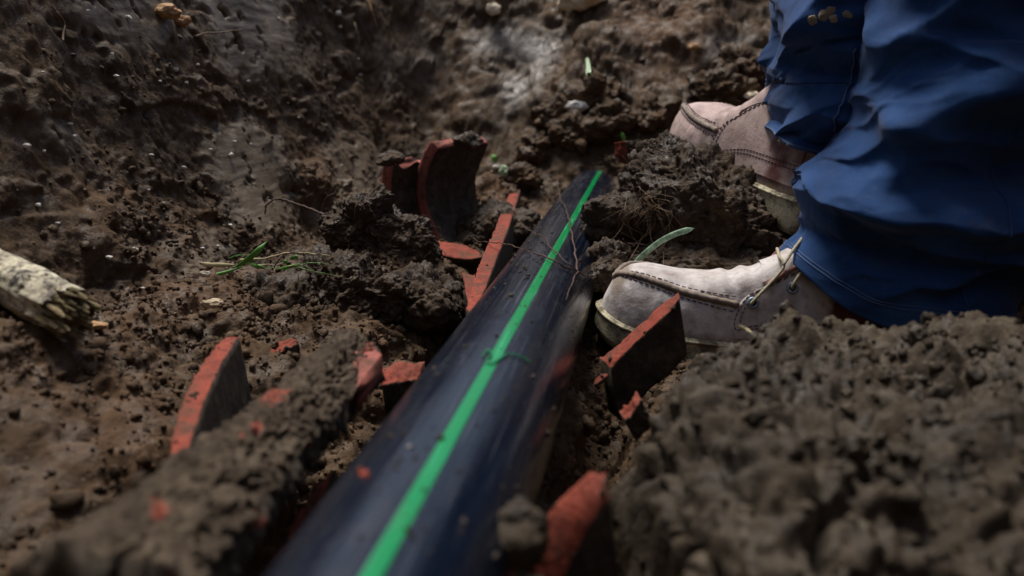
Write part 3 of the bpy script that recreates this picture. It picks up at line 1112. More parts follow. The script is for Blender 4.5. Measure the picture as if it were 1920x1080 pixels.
def itp(s, xsl, ysl):
    # smooth monotone-ish interpolation
    i = max(0, min(len(xsl) - 2, int(np.searchsorted(xsl, s)) - 1))
    t = (s - xsl[i]) / (xsl[i + 1] - xsl[i])
    t = min(max(t, 0), 1)
    m0 = (ysl[i + 1] - ysl[max(i - 1, 0)]) / (xsl[i + 1] - xsl[max(i - 1, 0)])
    m1 = (ysl[min(i + 2, len(xsl) - 1)] - ysl[i]) / (xsl[min(i + 2, len(xsl) - 1)] - xsl[i])
    h = xsl[i + 1] - xsl[i]
    return ((2 * t ** 3 - 3 * t ** 2 + 1) * ysl[i] + (t ** 3 - 2 * t ** 2 + t) * h * m0
            + (-2 * t ** 3 + 3 * t ** 2) * ysl[i + 1] + (t ** 3 - t ** 2) * h * m1)


HWX = [0, 0.06, 0.15, 0.30, 0.45, 0.60, 0.74, 0.86, 0.94, 0.985, 1.0]
HWY = [0.006, 0.026, 0.034, 0.036, 0.038, 0.044, 0.050, 0.047, 0.037, 0.019, 0.003]
HTX = [0, 0.05, 0.15, 0.30, 0.38, 0.44, 0.52, 0.62, 0.74, 0.84, 0.92, 0.965, 0.99, 1.0]
HTY = [0.150, 0.158, 0.160, 0.155, 0.138, 0.119, 0.103, 0.091, 0.083, 0.083, 0.079, 0.066, 0.045, 0.030]


HTY = [min(h_ * 1.12, 0.142) for h_ in HTY]
HWY = [h_ * 1.08 for h_ in HWY]


def sole_top(s):
    return 0.032 + 0.010 * (1 - s) + 0.010 * max(0, (s - 0.85) / 0.15) ** 2


def BS(s, phi, off=0.0):
    """boot surface: s heel..toe, phi 0 = left base, pi = right base (local X forward, Y left)"""
    hw_ = itp(s, HWX, HWY) + off
    z0 = sole_top(s) - 0.006
    h = max(itp(s, HTX, HTY), z0 + 0.002) + off
    c, sn = math.cos(phi), math.sin(phi)
    ex = 0.62 if s > 0.45 else 0.62 + 0.25 * min(1, (0.45 - s) / 0.2)
    ez = 0.85
    y = hw_ * math.copysign(abs(c) ** ex, c)
    # wide at the ball, pinched towards the throat
    up = abs(sn) ** ez
    if s < 0.62:
        y *= 1 - 0.22 * up * min(1, (0.62 - s) / 0.2)
    return Vector((s * BL, y, z0 + (h - z0) * up))


def seam_phi(s):
    return RAD(itp(s, [0.40, 0.50, 0.62, 0.75, 0.86, 0.93, 0.968], [20, 27, 38, 50, 58, 68, 90]))


def build_boot():
    parts = {}
    ns, nph = 220, 90
    V = []
    dust, grime = [], []
    ss = [1 - (1 - i / (ns - 1)) ** 1.25 for i in range(ns)]
    for s in ss:
        ph_s = seam_phi(min(max(s, 0.40), 0.968))
        for j in range(nph):
            ph = math.pi * j / (nph - 1)
            p = BS(s, ph)
            nrm = Vector((0, math.cos(ph), math.sin(ph)))
            q = min(abs(ph - ph_s), abs(math.pi - ph - ph_s)) if 0.565 < s < 0.968 else 1
            dd = 0
            if q < 0.16 and s > 0.42:
                dd -= 0.0022 * math.exp(-(q / 0.05) ** 2)
            if 0.48 < s < 0.70:     # creases across the vamp
                u = math.sin(ph)
                dd += 0.0020 * u * math.sin((s + 0.03 * math.cos(2 * ph)) * 95) * math.exp(-((s - 0.59) / 0.07) ** 2)
            V.append(p + nrm * dd)
            up = max(0, math.sin(ph))
            dust.append(1.0 if s > 0.33 else max(0.0, 1.0 - (0.33 - s) / 0.07 - 0.3 * up))
            grime.append(max(0.75 * math.exp(-((s - 0.95) / 0.035) ** 2) * (0.3 + up), 0.85 * max(0, 1 - up * 3.2)))
    V = np.array([v[:] for v in V])
    V += 0.0013 * fbm(V.astype(np.float32) * 45, 3, 4)[:, None] * np.array([0.2, 1, 1])
    F = grid_faces(ns, nph)
    parts['upper'] = (V, F, dict(dust=dust, grime=grime))
    # sole: outline loft with rounded edge
    no = 140
    outl = []
    for i in range(no):
        u = i / no
        if u < 0.5:
            s, side = u * 2, 1
        else:
            s, side = 2 - u * 2, -1
        s = 0.5 - 0.5 * math.cos(math.pi * s)
        outl.append((s, side))
    V, rings = [], [(-0.003, 0.0), (0.001, 0.0), (0.003, 0.25), (0.0028, 0.55), (0.0036, 0.85), (0.0022, 1.0), (-0.012, 1.02)]
    for off, zf in rings:
        for s, side in outl:
            hw_ = max(itp(s, HWX, HWY), 0.004)
            tip = max(0, (s - 0.93) / 0.07)
            heel = max(0, (0.05 - s) / 0.05)
            x = s * BL + off * (tip - heel)
            y = side * (hw_ + off * (1 - 0.7 * tip))
            zt = sole_top(s)
            zb = 0.012 * max(0, (s - 0.8) / 0.2) ** 2
            V.append((x, y, zb + (zt - zb) * zf))
    V = np.array(V)
    V += 0.0007 * fbm(V.astype(np.float32) * 160, 3, 14)[:, None]
    F = [tuple(x) for x in grid_faces(len(rings), no, True)]
    F.append(tuple(range(no))[::-1])
    parts['sole'] = (V, F, {})
    # welt stitching and groove line on the sole
    wl = []
    for s, side in outl + outl[:1]:
        hw_ = max(itp(s, HWX, HWY), 0.004)
        tip = max(0, (s - 0.93) / 0.07)
        heel = max(0, (0.05 - s) / 0.05)
        wl.append((s * BL + 0.0036 * (tip - heel), side * (hw_ + 0.0036 * (1 - 0.7 * tip)), sole_top(s) - 0.0035))
    parts['welt'] = (*tube(wl, 0.0017, 6, False), {})
    # moc seam: folded ridge round the vamp
    path = []
    sl = [0.572 + (0.968 - 0.572) * (1 - (1 - k / 59) ** 1.6) for k in range(60)]
    for s in sl:
        path.append(BS(s, seam_phi(s), 0.0012))
    for s in sl[::-1][1:]:
        path.append(BS(s, math.pi - seam_phi(s), 0.0012))
    parts['moc_seam'] = (*tube(path, [0.0036 + 0.0004 * math.sin(i * 1.9) for i in range(len(path))], 8), {})
    st = []
    for off_ph, mat in ((0.13, 0), (-0.13, 0)):
        dense = []
        for s in [0.585 + (0.955 - 0.585) * k / 400 for k in range(401)]:
            dense.append(BS(s, seam_phi(s) + off_ph, 0.0012))
        acc = 0
        start = 0
        on = True
        i0 = 0
        for i in range(1, 401):
            acc += (dense[i] - dense[i - 1]).length
            if on and acc > 0.0042:
                st.append(tube([dense[i0], dense[(i0 + i) // 2], dense[i]], 0.0006, 5))
                on, acc = False, 0
            elif not on and acc > 0.0020:
                on, acc, i0 = True, 0, i
    parts['stitching'] = (*merge(st), {})
    # quarters: leather panels carrying the eyelets
    for side in (0, 1):
        nq, mq = 50, 40
        front = [(0.505, RAD(7)), (0.520, RAD(16)), (0.516, RAD(28)), (0.500, RAD(40)), (0.475, RAD(47))]
        topl = [(0.475, RAD(47)), (0.43, RAD(55)), (0.38, RAD(60)), (0.33, RAD(62))]
        Vq = []
        edge_p = []

        def pt(s, ph, off):
            ph = ph if side == 0 else math.pi - ph
            return BS(s, ph, off)
        for i in range(nq):
            u = i / (nq - 1)
            for j in range(mq):
                v_ = j / (mq - 1)
                fs_ = itp(v_, [0, 0.25, 0.55, 0.85, 1.0], [0.560, 0.585, 0.580, 0.557, 0.525])
                topph = RAD(itp(u, [0, 0.3, 0.7, 1.0], [62, 62, 55, 46]))
                s = 0.10 + (fs_ - 0.10) * u
                ph = RAD(6) + (topph - RAD(6)) * v_
                Vq.append(pt(s, ph, 0.0022 - 0.0018 * (u > 0.985 or v_ > 0.985))[:])
        parts['quarter%d' % side] = (np.array(Vq), grid_faces(nq, mq) if side == 0 else grid_faces(nq, mq)[:, ::-1],
                                     dict(dust=[1.0 if (0.10 + 0.47 * (k // mq) / (nq - 1)) > 0.33 else max(0.0, 1 - (0.33 - 0.10 - 0.47 * (k // mq) / (nq - 1)) / 0.08) for k in range(nq * mq)], grime=[0.0] * (nq * mq)))
        sts = []
        for inset in (0.03, 0.075):
            dense = []
            for k in range(200):        # bottom edge, front edge, top edge
                t = k / 199
                if t < 0.4:
                    u, v_ = t / 0.4, 0.12 + inset
                elif t < 0.65:
                    u, v_ = 1.0, 0.12 + inset + (0.80 - inset) * (t - 0.4) / 0.25
                else:
                    u, v_ = 1 - (t - 0.65) / 0.35, 0.95 - inset
                u = min(u, 1 - inset * 0.8)
                fs_ = itp(v_, [0, 0.25, 0.55, 0.85, 1.0], [0.560, 0.585, 0.580, 0.557, 0.525])
                topph = RAD(itp(u, [0, 0.3, 0.7, 1.0], [62, 62, 55, 46]))
                dense.append(pt(0.10 + (fs_ - 0.10) * u, RAD(6) + (topph - RAD(6)) * v_, 0.0026))
            acc, on, i0 = 0, True, 0
            for i in range(1, 200):
                acc += (dense[i] - dense[i - 1]).length
                if on and acc > 0.0030:
                    sts.append(tube([dense[i0], dense[i]], 0.00055, 5))
                    on, acc = False, 0
                elif not on and acc > 0.0012:
                    on, acc, i0 = True, 0, i
        parts['qstitch%d' % side] = (*merge(sts), {})
        ey = [(0.530, RAD(33)), (0.420, RAD(38))]
        for k, (s, ph) in enumerate(ey):
            c = pt(s, ph, 0.0032)
            t1 = (pt(s + 0.01, ph, 0.0032) - c).normalized()
            t2 = pt(s, ph + 0.05, 0.0032) - c
            t2 = (t2 - t1 * t2.dot(t1)).normalized()
            n_ = t1.cross(t2)
            if n_.y * (1 if side == 0 else -1) < 0:
                n_ = -n_
            ring = [c + (t1 * math.cos(a) + t2 * math.sin(a)) * 0.0047 + n_ * 0.0002 for a in np.linspace(0, 2 * math.pi, 25)]
            parts['eyelet%d%d' % (side, k)] = (*tube(ring, 0.0016, 8, False), {})
            disc = [c + (t1 * math.cos(a) + t2 * math.sin(a)) * 0.0042 + n_ * 0.0003 for a in np.linspace(0, 2 * math.pi, 20, endpoint=False)]
            parts['hole%d%d' % (side, k)] = ([v_[:] for v_ in disc] + [(c - n_ * 0.002)[:]], [(i, (i + 1) % 20, 20) for i in range(20)], {})
        # the opening's worn edge standing away from the tongue
        edge = [pt(s, RAD(itp(s, [0.30, 0.38, 0.44, 0.50], [64, 60, 54, 47])), 0.004 + 0.012 * math.sin(math.pi * (s - 0.30) / 0.2) * (side == 1)) + Vector((0, 0, 0.010 * math.sin(math.pi * (s - 0.30) / 0.2) * (side == 1))) for s in np.linspace(0.30, 0.50, 24)]
        parts['collar%d' % side] = (*tube(edge, 0.0026, 8), {})
    # tongue
    nt_, mt_ = 30, 20
    Vt = []
    for i in range(nt_):
        s = 0.34 + 0.18 * i / (nt_ - 1)
        for j in range(mt_):
            ph = RAD(52) + RAD(76) * j / (mt_ - 1)
            lift = 0.003 + 0.010 * max(0, (0.47 - s) / 0.13) * math.sin(math.pi * j / (mt_ - 1))
            Vt.append(BS(s, ph, lift)[:])
    parts['tongue'] = (np.array(Vt), grid_faces(nt_, mt_), dict(dust=[0.9] * len(Vt), grime=[0.1] * len(Vt)))
    # laces
    l1 = [BS(0.530, RAD(33), 0.002), BS(0.530, RAD(34), 0.0065), BS(0.462, RAD(55), 0.010), BS(0.475, RAD(75), 0.009), BS(0.47, RAD(105), 0.009), BS(0.458, RAD(128), 0.009), BS(0.530, RAD(143), 0.002)]
    l2 = [BS(0.420, RAD(38), 0.002), BS(0.421, RAD(40), 0.0065), BS(0.385, RAD(62), 0.010), BS(0.40, RAD(85), 0.009), BS(0.425, RAD(105), 0.009), BS(0.445, RAD(125), 0.009), BS(0.530, RAD(142), 0.004)]
    l3 = [BS(0.462, RAD(58), 0.011), BS(0.44, RAD(72), 0.011), BS(0.42, RAD(84), 0.013), BS(0.405, RAD(95), 0.012), BS(0.39, RAD(115), 0.012), BS(0.375, RAD(134), 0.003)]
    parts['lace'] = (*merge([tube(spline(l, 30), 0.0017, 7) for l in (l1, l2, l3)]), {})
    return parts


BOOT = build_boot()


def place_boot(M, leather, label, laced=True):
    """M: 4x4 world matrix of the boot frame"""
    def tr(V):
        V = np.asarray([tuple(v) for v in V]) if not isinstance(V, np.ndarray) else V
        m = np.array(M)
        return V @ m[:3, :3].T + m[:3, 3]
    V, F, at = BOOT['upper']
    b = mesh_obj('boot', tr(V), F, leather, per, attrs=at)
    b['label'] = label
    names = {'sole': ('sole', M_SOLE), 'welt': ('welt', M_SOLE), 'moc_seam': ('moc_seam', M_SEAMLEATHER), 'stitching': ('stitching', M_THREAD),
             'tongue': ('tongue', leather), 'lace': ('lace', M_LACE)}
    for s in '01':
        names['quarter' + s] = ('quarter_panel', leather)
        names['qstitch' + s] = ('panel_stitching', M_THREAD)
        names['collar' + s] = ('collar_edge', M_COLLAR)
        for k in '01':
            names['eyelet' + s + k] = ('eyelet', M_EYELET)
            names['hole' + s + k] = ('eyelet_hole', M_HOLE)
    for k, (nm, mt) in names.items():
        if not laced and nm in ('lace', 'eyelet', 'eyelet_hole', 'collar_edge'):     # under the trouser hem
            continue
        V, F, at = BOOT[k]
        mesh_obj(nm, tr(V), F, mt, b, attrs=at)
    return b


def frame(toe, heel, roll=0.0):
    """boot matrix from toe tip and heel points at sole level"""
    x = (Vector(toe) - Vector(heel)).normalized()
    y = Vector((0, 0, 1)).cross(x).normalized()
    z = x.cross(y)
    m = Matrix((x, y, z)).transposed().to_4x4()
    m = m @ Matrix.Rotation(roll, 4, 'X')
    m.translation = Vector(toe) - x * BL
    return m


toe1 = WZ(1114, 630, -0.045)
dir1 = Vector((-1.0, 0.02, 0.15)).normalized()
place_boot(frame(toe1, toe1 - dir1 * BL, RAD(0)), M_LEATHER, 'dusty whitish front boot nearest the camera')
toe2 = WY(1283, 304, 1.36)
d2 = (toe2 - WY(1462, 400, 1.13)).normalized()
B2 = 1.1
heel2 = toe2 - d2 * BL * B2
M2 = frame(toe2, heel2)
M2 = M2 @ Matrix.Diagonal((B2, B2, B2, 1))
M2.translation = heel2
place_boot(M2, M_LEATHER2, 'pinkish brown rear boot on the raised soil', False)

# trousers
def cloth_material():
    b = NB('blue_work_cloth')
    n = b.noise(14, 6, 0.6)
    c = b.ramp(n, [(0.3, (0.0065, 0.031, 0.100)), (0.52, (0.0110, 0.047, 0.150)), (0.75, (0.028, 0.080, 0.205))])
    c = b.mix(b.ramp(b.noise(120, 6, 0.7), [(0.54, 0), (0.76, 0.35)]), c, (0.075, 0.085, 0.12))
    c = b.mix(b.ramp(b.noise(11, 7, 0.75), [(0.58, 0), (0.72, 0.45)]), c, (0.085, 0.068, 0.052))
    b.P('Base Color', c)
    b.P('Roughness', 0.85)
    b.P('Specular IOR Level', 0.15)
    b.P('Sheen Weight', 0.12)
    b.P('Sheen Roughness', 0.5)
    wv = b.n('ShaderNodeTexWave', wave_type='BANDS', bands_direction='DIAGONAL')
    b.set(wv.inputs['Vector'], b.tc)
    wv.inputs['Scale'].default_value = 480
    wv.inputs['Distortion'].default_value = 1.0
    wv.inputs['Detail'].default_value = 1
    h = b.math('ADD', b.math('MULTIPLY', wv.outputs['Fac'], 0.35), b.noise(55, 5))
    b.P('Normal', b.bump(h, 0.35, 0.0014))
    return b.m


M_CLOTH = cloth_material()
M_SEAM = simple('pale_seam_thread', (0.06, 0.10, 0.20), 0.8)
M_SEAMD = simple('dark_seam_thread', (0.025, 0.055, 0.14), 0.8)
M_MUD = simple('dried_mud', (0.20, 0.155, 0.105), 0.9, 0.3, 90, 0.7)


def leg(cpts, rx, ry, left, hem, folds, seed, ayaw=0.0, xs_=0.0):
    """cpts: centre points hem..hip; left: (z, x) of the front outline; hem(theta) -> z of the hem"""
    nz, nth = 330, 240
    zs_ = [p[2] for p in cpts]
    C = spline(cpts, nz)
    V = np.zeros((nz, nth, 3))
    th = np.linspace(0, 2 * np.pi, nth, endpoint=False)     # 0 = towards the toes (-x), pi/2 = towards the camera (-y)
    lz = [a for a, b_ in left]
    lx = [b_ for a, b_ in left]
    ca, sa = math.cos(ayaw), math.sin(ayaw)
    for i in range(nz):
        c = C[i]
        t = i / (nz - 1)
        bend = sstep(0.42, 0.60, t)
        ax = Vector((-1, 0, 0)).lerp(Vector((-0.25, 0, 0.97)), float(bend)).normalized()
        by = Vector((0, -1, 0))
        r0 = rx * (1 + 0.15 * bend)
        zf = c.z
        if t < 0.3:
            zf = c.z + (float(hem(np.array([0.0]))[0]) - cpts[0][2]) * max(0.0, 1 - (c.z - cpts[0][2]) / 0.16) ** 1.5
        rl = c.x - np.interp(zf, lz, lx)
        rl = rl * (1 - bend) + r0 * bend
        wgt = np.clip(np.cos(th), 0, 1) ** 1.2
        r = r0 * (1 - wgt) + rl * wgt
        ex = np.sign(np.cos(th)) * np.abs(np.cos(th)) ** 0.78
        ey = np.sign(np.sin(th)) * np.abs(np.sin(th)) ** 0.78
        z_here = np.full(nth, c.z)
        if t < 0.3:
            hz = hem(th)
            zt = cpts[0][2]
            z_here = c.z + (hz - zt) * np.clip(1 - (c.z - zt) / 0.16, 0, 1) ** 1.5
        d = np.zeros(nth)
        for (z0, k_, w_, A_, t0, tw) in folds:
            A_ *= 1.6
            zc = z0 + k_ * (th - np.pi / 2) / np.pi
            u = (z_here - zc) / w_
            win = np.exp(-((((th - t0 + np.pi) % (2 * np.pi)) - np.pi) / tw) ** 2)
            d += A_ * win * np.where(u > 0, np.exp(-u * u), np.exp(-(u * 1.9) ** 2))
        d *= (1 - bend) * (1 - 0.6 * wgt)
        V[i, :, 0] = c.x + ax.x * (r * ex + d * ex) + 0
        V[i, :, 1] = c.y + by.y * (ry * (1 + 0.2 * bend) * ey + d * ey)
        V[i, :, 2] = z_here + ax.z * (r * ex)
    W = V.reshape(-1, 3)
    q = W.astype(np.float32)
    nn = np.tile(np.stack([-np.cos(th), -np.sin(th), 0 * th], 1), (nz, 1))
    tq = np.repeat(np.linspace(0, 1, nz), nth)
    thq = np.tile(th, nz)
    arc = thq * 0.10
    wy = fbm(q * 10, 2, seed + 40)
    bunch = np.exp(-(tq / 0.30) ** 2)
    lay = 0
    for (sl, fr, amp, k_) in ((0.42, 11, 0.019, 1), (-0.50, 10, 0.018, 2), (0.16, 22, 0.009, 3), (-0.2, 31, 0.005, 4)):
        u = q[:, 2] + sl * arc + 0.035 * wy
        n1 = vnoise(np.stack([u * fr, arc * 5.0 + k_ * 7, 0 * u + seed], 1), seed + k_)
        rg = np.clip(1 - np.abs(n1) * 2.0, 0, 1)
        lay = lay + amp * (rg ** 1.5 - 0.35) * (0.55 + 0.60 * bunch)
    wr = lay + 0.008 * fbm(q * np.array([9, 9, 14], np.float32), 3, seed)
    rid = 1 - np.abs(fbm(q * np.array([11, 11, 26], np.float32) + 3, 2, seed + 9)) * 2.2
    wr += 0.003 * np.clip(rid, 0, 1) ** 2 + 0.0012 * fbm(q * 70, 3, seed + 4)
    # hem band
    tt = np.repeat(np.linspace(0, 1, nz), nth)
    wr += 0.0016 * ((tt > 0.001) & (tt < 0.042)) - 0.001 * np.exp(-((tt - 0.045) / 0.004) ** 2)
    hb = sstep(0.03, 0.10, tq)
    lay = lay * hb
    wr = wr * (0.12 + 0.88 * hb)
    W = W + nn * wr[:, None]
    W[:, 2] -= 0.45 * np.clip(lay, -0.01, 0.03) * (tq < 0.45)
    W[:, 0] -= xs_
    F = grid_faces(nz, nth, True)[:, ::-1]
    # inner lining of the hem so that the cuff has thickness
    lin = W[:nth * 24].reshape(24, nth, 3) - nn[:nth * 24].reshape(24, nth, 3) * 0.002
    F2 = grid_faces(24, nth, True) + len(W)
    j = np.arange(nth)
    j2 = (j + 1) % nth
    rim = np.stack([j, j2, j2 + len(W), j + len(W)], 1)
    return np.vstack([W, lin.reshape(-1, 3)]), np.vstack([F, F2, rim]), W.reshape(nz, nth, 3)


pi2 = math.pi / 2
left1 = sorted((WY(a, b_, 0.955).z, WY(a, b_, 0.955).x) for a, b_ in ((1475, 520), (1464, 468), (1480, 440), (1478, 400), (1478, 350), (1497, 325), (1545, 290), (1590, 240), (1620, 150), (1600, 90), (1612, 50), (1640, 0), (1660, -120)))
H1F, H1N = WY(1465, 472, 0.955).z, WY(1610, 620, 0.94 - 0.088).z
hem1 = lambda th: H1N + (H1F - H1N) * np.clip(np.cos(th), 0, 1) ** 1.5 - 0.02 * np.clip(-np.cos(th), 0, 1)
folds1 = [(0.225, 0.10, 0.035, 0.030, 1.9, 0.9), (0.150, 0.02, 0.030, -0.020, 2.0, 0.8), (0.115, -0.05, 0.030, 0.016, 1.1, 0.7),
          (0.062, -0.05, 0.016, -0.016, 0.9, 0.6), (0.085, 0.08, 0.02, 0.010, 2.3, 0.6), (0.30, -0.08, 0.035, -0.022, 1.7, 0.7), (0.36, 0.05, 0.05, 0.025, 1.5, 0.9),
          (0.175, -0.12, 0.022, 0.014, 0.9, 0.5)]
V1, F1_, G1 = leg([(0.378, 0.94, H1N), (0.395, 0.94, 0.09), (0.43, 0.95, 0.19), (0.465, 0.945, 0.31), (0.53, 0.94, 0.50), (0.72, 0.99, 0.62), (0.92, 1.06, 0.72)], 0.112, 0.088, left1, hem1, folds1, 3, 0, 0.0)
ank = heel2 + d2 * BL * B2 * 0.24
YA = ank.y - 0.028
left2 = sorted((WY(a, b_, YA).z, WY(a, b_, YA).x) for a, b_ in ((1510, 335), (1468, 290), (1434, 240), (1428, 200), (1431, 180), (1440, 140), (1447, 60), (1456, 0), (1480, -200)))
H2F, H2N = WY(1432, 242, YA).z, WY(1505, 345, YA - 0.12).z
hem2 = lambda th: H2N + (H2F - H2N) * np.clip(np.cos(th), 0, 1) ** 1.3 - 0.01 * np.clip(-np.cos(th), 0, 1)
folds2 = [(0.205, 0.12, 0.022, 0.014, 0.8, 0.7), (0.180, 0.12, 0.014, -0.012, 0.8, 0.7), (0.255, -0.10, 0.025, 0.012, 0.9, 0.7), (0.228, -0.06, 0.015, -0.012, 0.6, 0.7), (0.31, 0.1, 0.03, 0.012, 1.0, 0.8),
          (0.285, 0.05, 0.015, -0.010, 0.9, 0.6)]
lx2 = lambda z: float(np.interp(z, [q[0] for q in left2], [q[1] for q in left2]))
V2, F2_, G2 = leg([(lx2(H2F) + 0.115, YA, H2N), (lx2(0.2) + 0.112, YA, 0.16), (lx2(0.26) + 0.108, YA, 0.25), (lx2(0.36) + 0.105, YA, 0.36), (0.50, YA - 0.01, 0.54), (0.71, 1.16, 0.64), (0.92, 1.14, 0.73)], 0.105, 0.128, left2, hem2, folds2, 23)
tv, tf = np.vstack([V1, V2]), np.vstack([F1_, F2_ + len(V1)])
tro = mesh_obj('trousers', tv, tf, M_CLOTH, per)
# side seam of the rear leg and a seam on the front leg
jj = int(240 * 0.22)
sm = [Vector(G2[i, int(240 * (0.165 + 0.0004 * i))]) + Vector((-0.0012, -0.0012, 0)) for i in range(2, 120, 3)]
v, f = tube(sm, 0.0011, 6)
mesh_obj('seam', v, f, M_SEAM, tro)
sm = [Vector(G1[i, int(240 * (0.30 - 0.0002 * i))]) + Vector((-0.0006, -0.0014, 0)) for i in range(6, 120, 3)]
v, f = tube(sm, 0.0008, 6)
mesh_obj('seam', v, f, M_SEAMD, tro)


for G_ in (G1, G2):
    for row in (13, 15):
        ring = [Vector(G_[row, k_]) + Vector((-math.cos(2 * math.pi * k_ / 240), -math.sin(2 * math.pi * k_ / 240), 0)) * 0.0004 for k_ in range(0, 241 - 1, 2)]
        v, f = tube(ring + ring[:1], 0.0006, 5, False)
        mesh_obj('hem_stitching', v, f, M_SEAM, tro)


def nearest_on(G, px, py):
    x, y, z = project(G.reshape(-1, 3))
    dd = np.hypot(x - px, y - py) + z * 30
    return Vector(G.reshape(-1, 3)[int(np.argmin(dd))])


mud = []
for a, b_, r in ((1528, 38, 0.006), (1545, 30, 0.007), (1560, 20, 0.006), (1566, 34, 0.005), (1590, 25, 0.004), (1596, 30, 0.003), (1462, 268, 0.003), (1478, 272, 0.0025)):
    p = nearest_on(G2, a, b_)
    V0, F0 = ico(3)
    vv = V0 * np.array([r, r * 0.25, r * 0.8]) * (1 + 0.4 * fbm(V0 * 2 + a, 3, 3))[:, None] + np.array(p)
    mesh_obj('mud_splash', vv, F0, M_MUD, tro)

# body under the clothes, sitting on the right bank
M_SKIN = simple('skin', (0.45, 0.25, 0.18), 0.6)
M_JACKET = simple('blue_jacket_cloth', (0.02, 0.055, 0.17), 0.85, 0.3, 25)
M_HAIR = simple('brown_hair', (0.05, 0.03, 0.02), 0.6)

J = [((0.93, 1.10, 0.76), 0.12), ((0.94, 1.10, 0.92), 0.115), ((0.93, 1.10, 1.12), 0.13), ((0.91, 1.10, 1.27), 0.06), ((0.89, 1.10, 1.33), 0.055), ((0.87, 1.10, 1.42), 0.085), ((0.88, 1.10, 1.49), 0.075),
     ((0.91, 1.03, 0.73), 0.085), ((0.53, 0.945, 0.50), 0.055), ((0.44, 0.955, 0.26), 0.05), ((0.335, 0.937, 0.02), 0.028), ((0.21, 0.937, -0.018), 0.018),
     ((0.91, 1.16, 0.73), 0.085), ((0.50, 1.195, 0.53), 0.055), ((lx2(0.3) + 0.10, YA, 0.30), 0.05), ((ank.x, ank.y, ank.z + 0.11), 0.026), ((ank + d2 * 0.13).to_tuple()[:2] + (ank.z + 0.095,), 0.018),
     ((0.93, 0.93, 1.18), 0.05), ((0.90, 0.84, 0.94), 0.040), ((0.66, 0.90, 0.83), 0.030), ((0.58, 0.92, 0.80), 0.022),
     ((0.93, 1.27, 1.18), 0.05), ((0.90, 1.36, 0.94), 0.040), ((0.66, 1.28, 0.81), 0.030), ((0.58, 1.26, 0.78), 0.022)]
E = [(0, 1), (1, 2), (2, 3), (3, 4), (4, 5), (5, 6), (0, 7), (7, 8), (8, 9), (9, 10), (10, 11), (0, 12), (12, 13), (13, 14), (14, 15), (15, 16), (2, 17), (17, 18), (18, 19), (19, 20), (2, 21), (21, 22), (22, 23), (23, 24)]


def skin_obj(name, idx, grow, mat, parent, root=0):
    me = bpy.data.meshes.new(name)
    mp_ = {k: i for i, k in enumerate(idx)}
    offp = Vector(per.location)
    me.from_pydata([tuple(Vector(J[k][0]) - offp) for k in idx], [(mp_[a], mp_[b_]) for a, b_ in E if a in mp_ and b_ in mp_], [])
    me.materials.append(mat)
    o = bpy.data.objects.new(name, me)
    COL.objects.link(o)
    o.parent = parent
    md = o.modifiers.new('skin', 'SKIN')
    md.use_smooth_shade = True
    for i, k in enumerate(idx):
        r = J[k][1] + grow
        me.skin_vertices[0].data[i].radius = (r, r)
    me.skin_vertices[0].data[mp_[root]].use_root = True
    s = o.modifiers.new('sub', 'SUBSURF')
    s.levels = s.render_levels = 2
    return o


skin_obj('body', list(range(len(J))), 0.0, M_SKIN, per)
skin_obj('jacket', [0, 1, 2, 3, 17, 18, 19, 21, 22, 23], 0.022, M_JACKET, per)  # unseen upper body, added to block light from the right
V0, F0 = ico(4)
hv = V0 * np.array([0.095, 0.088, 0.075]) * (1 + 0.08 * fbm(V0 * 6, 3, 2))[:, None] + np.array([0.895, 1.10, 1.485])
mesh_obj('hair', hv, F0, M_HAIR, per)

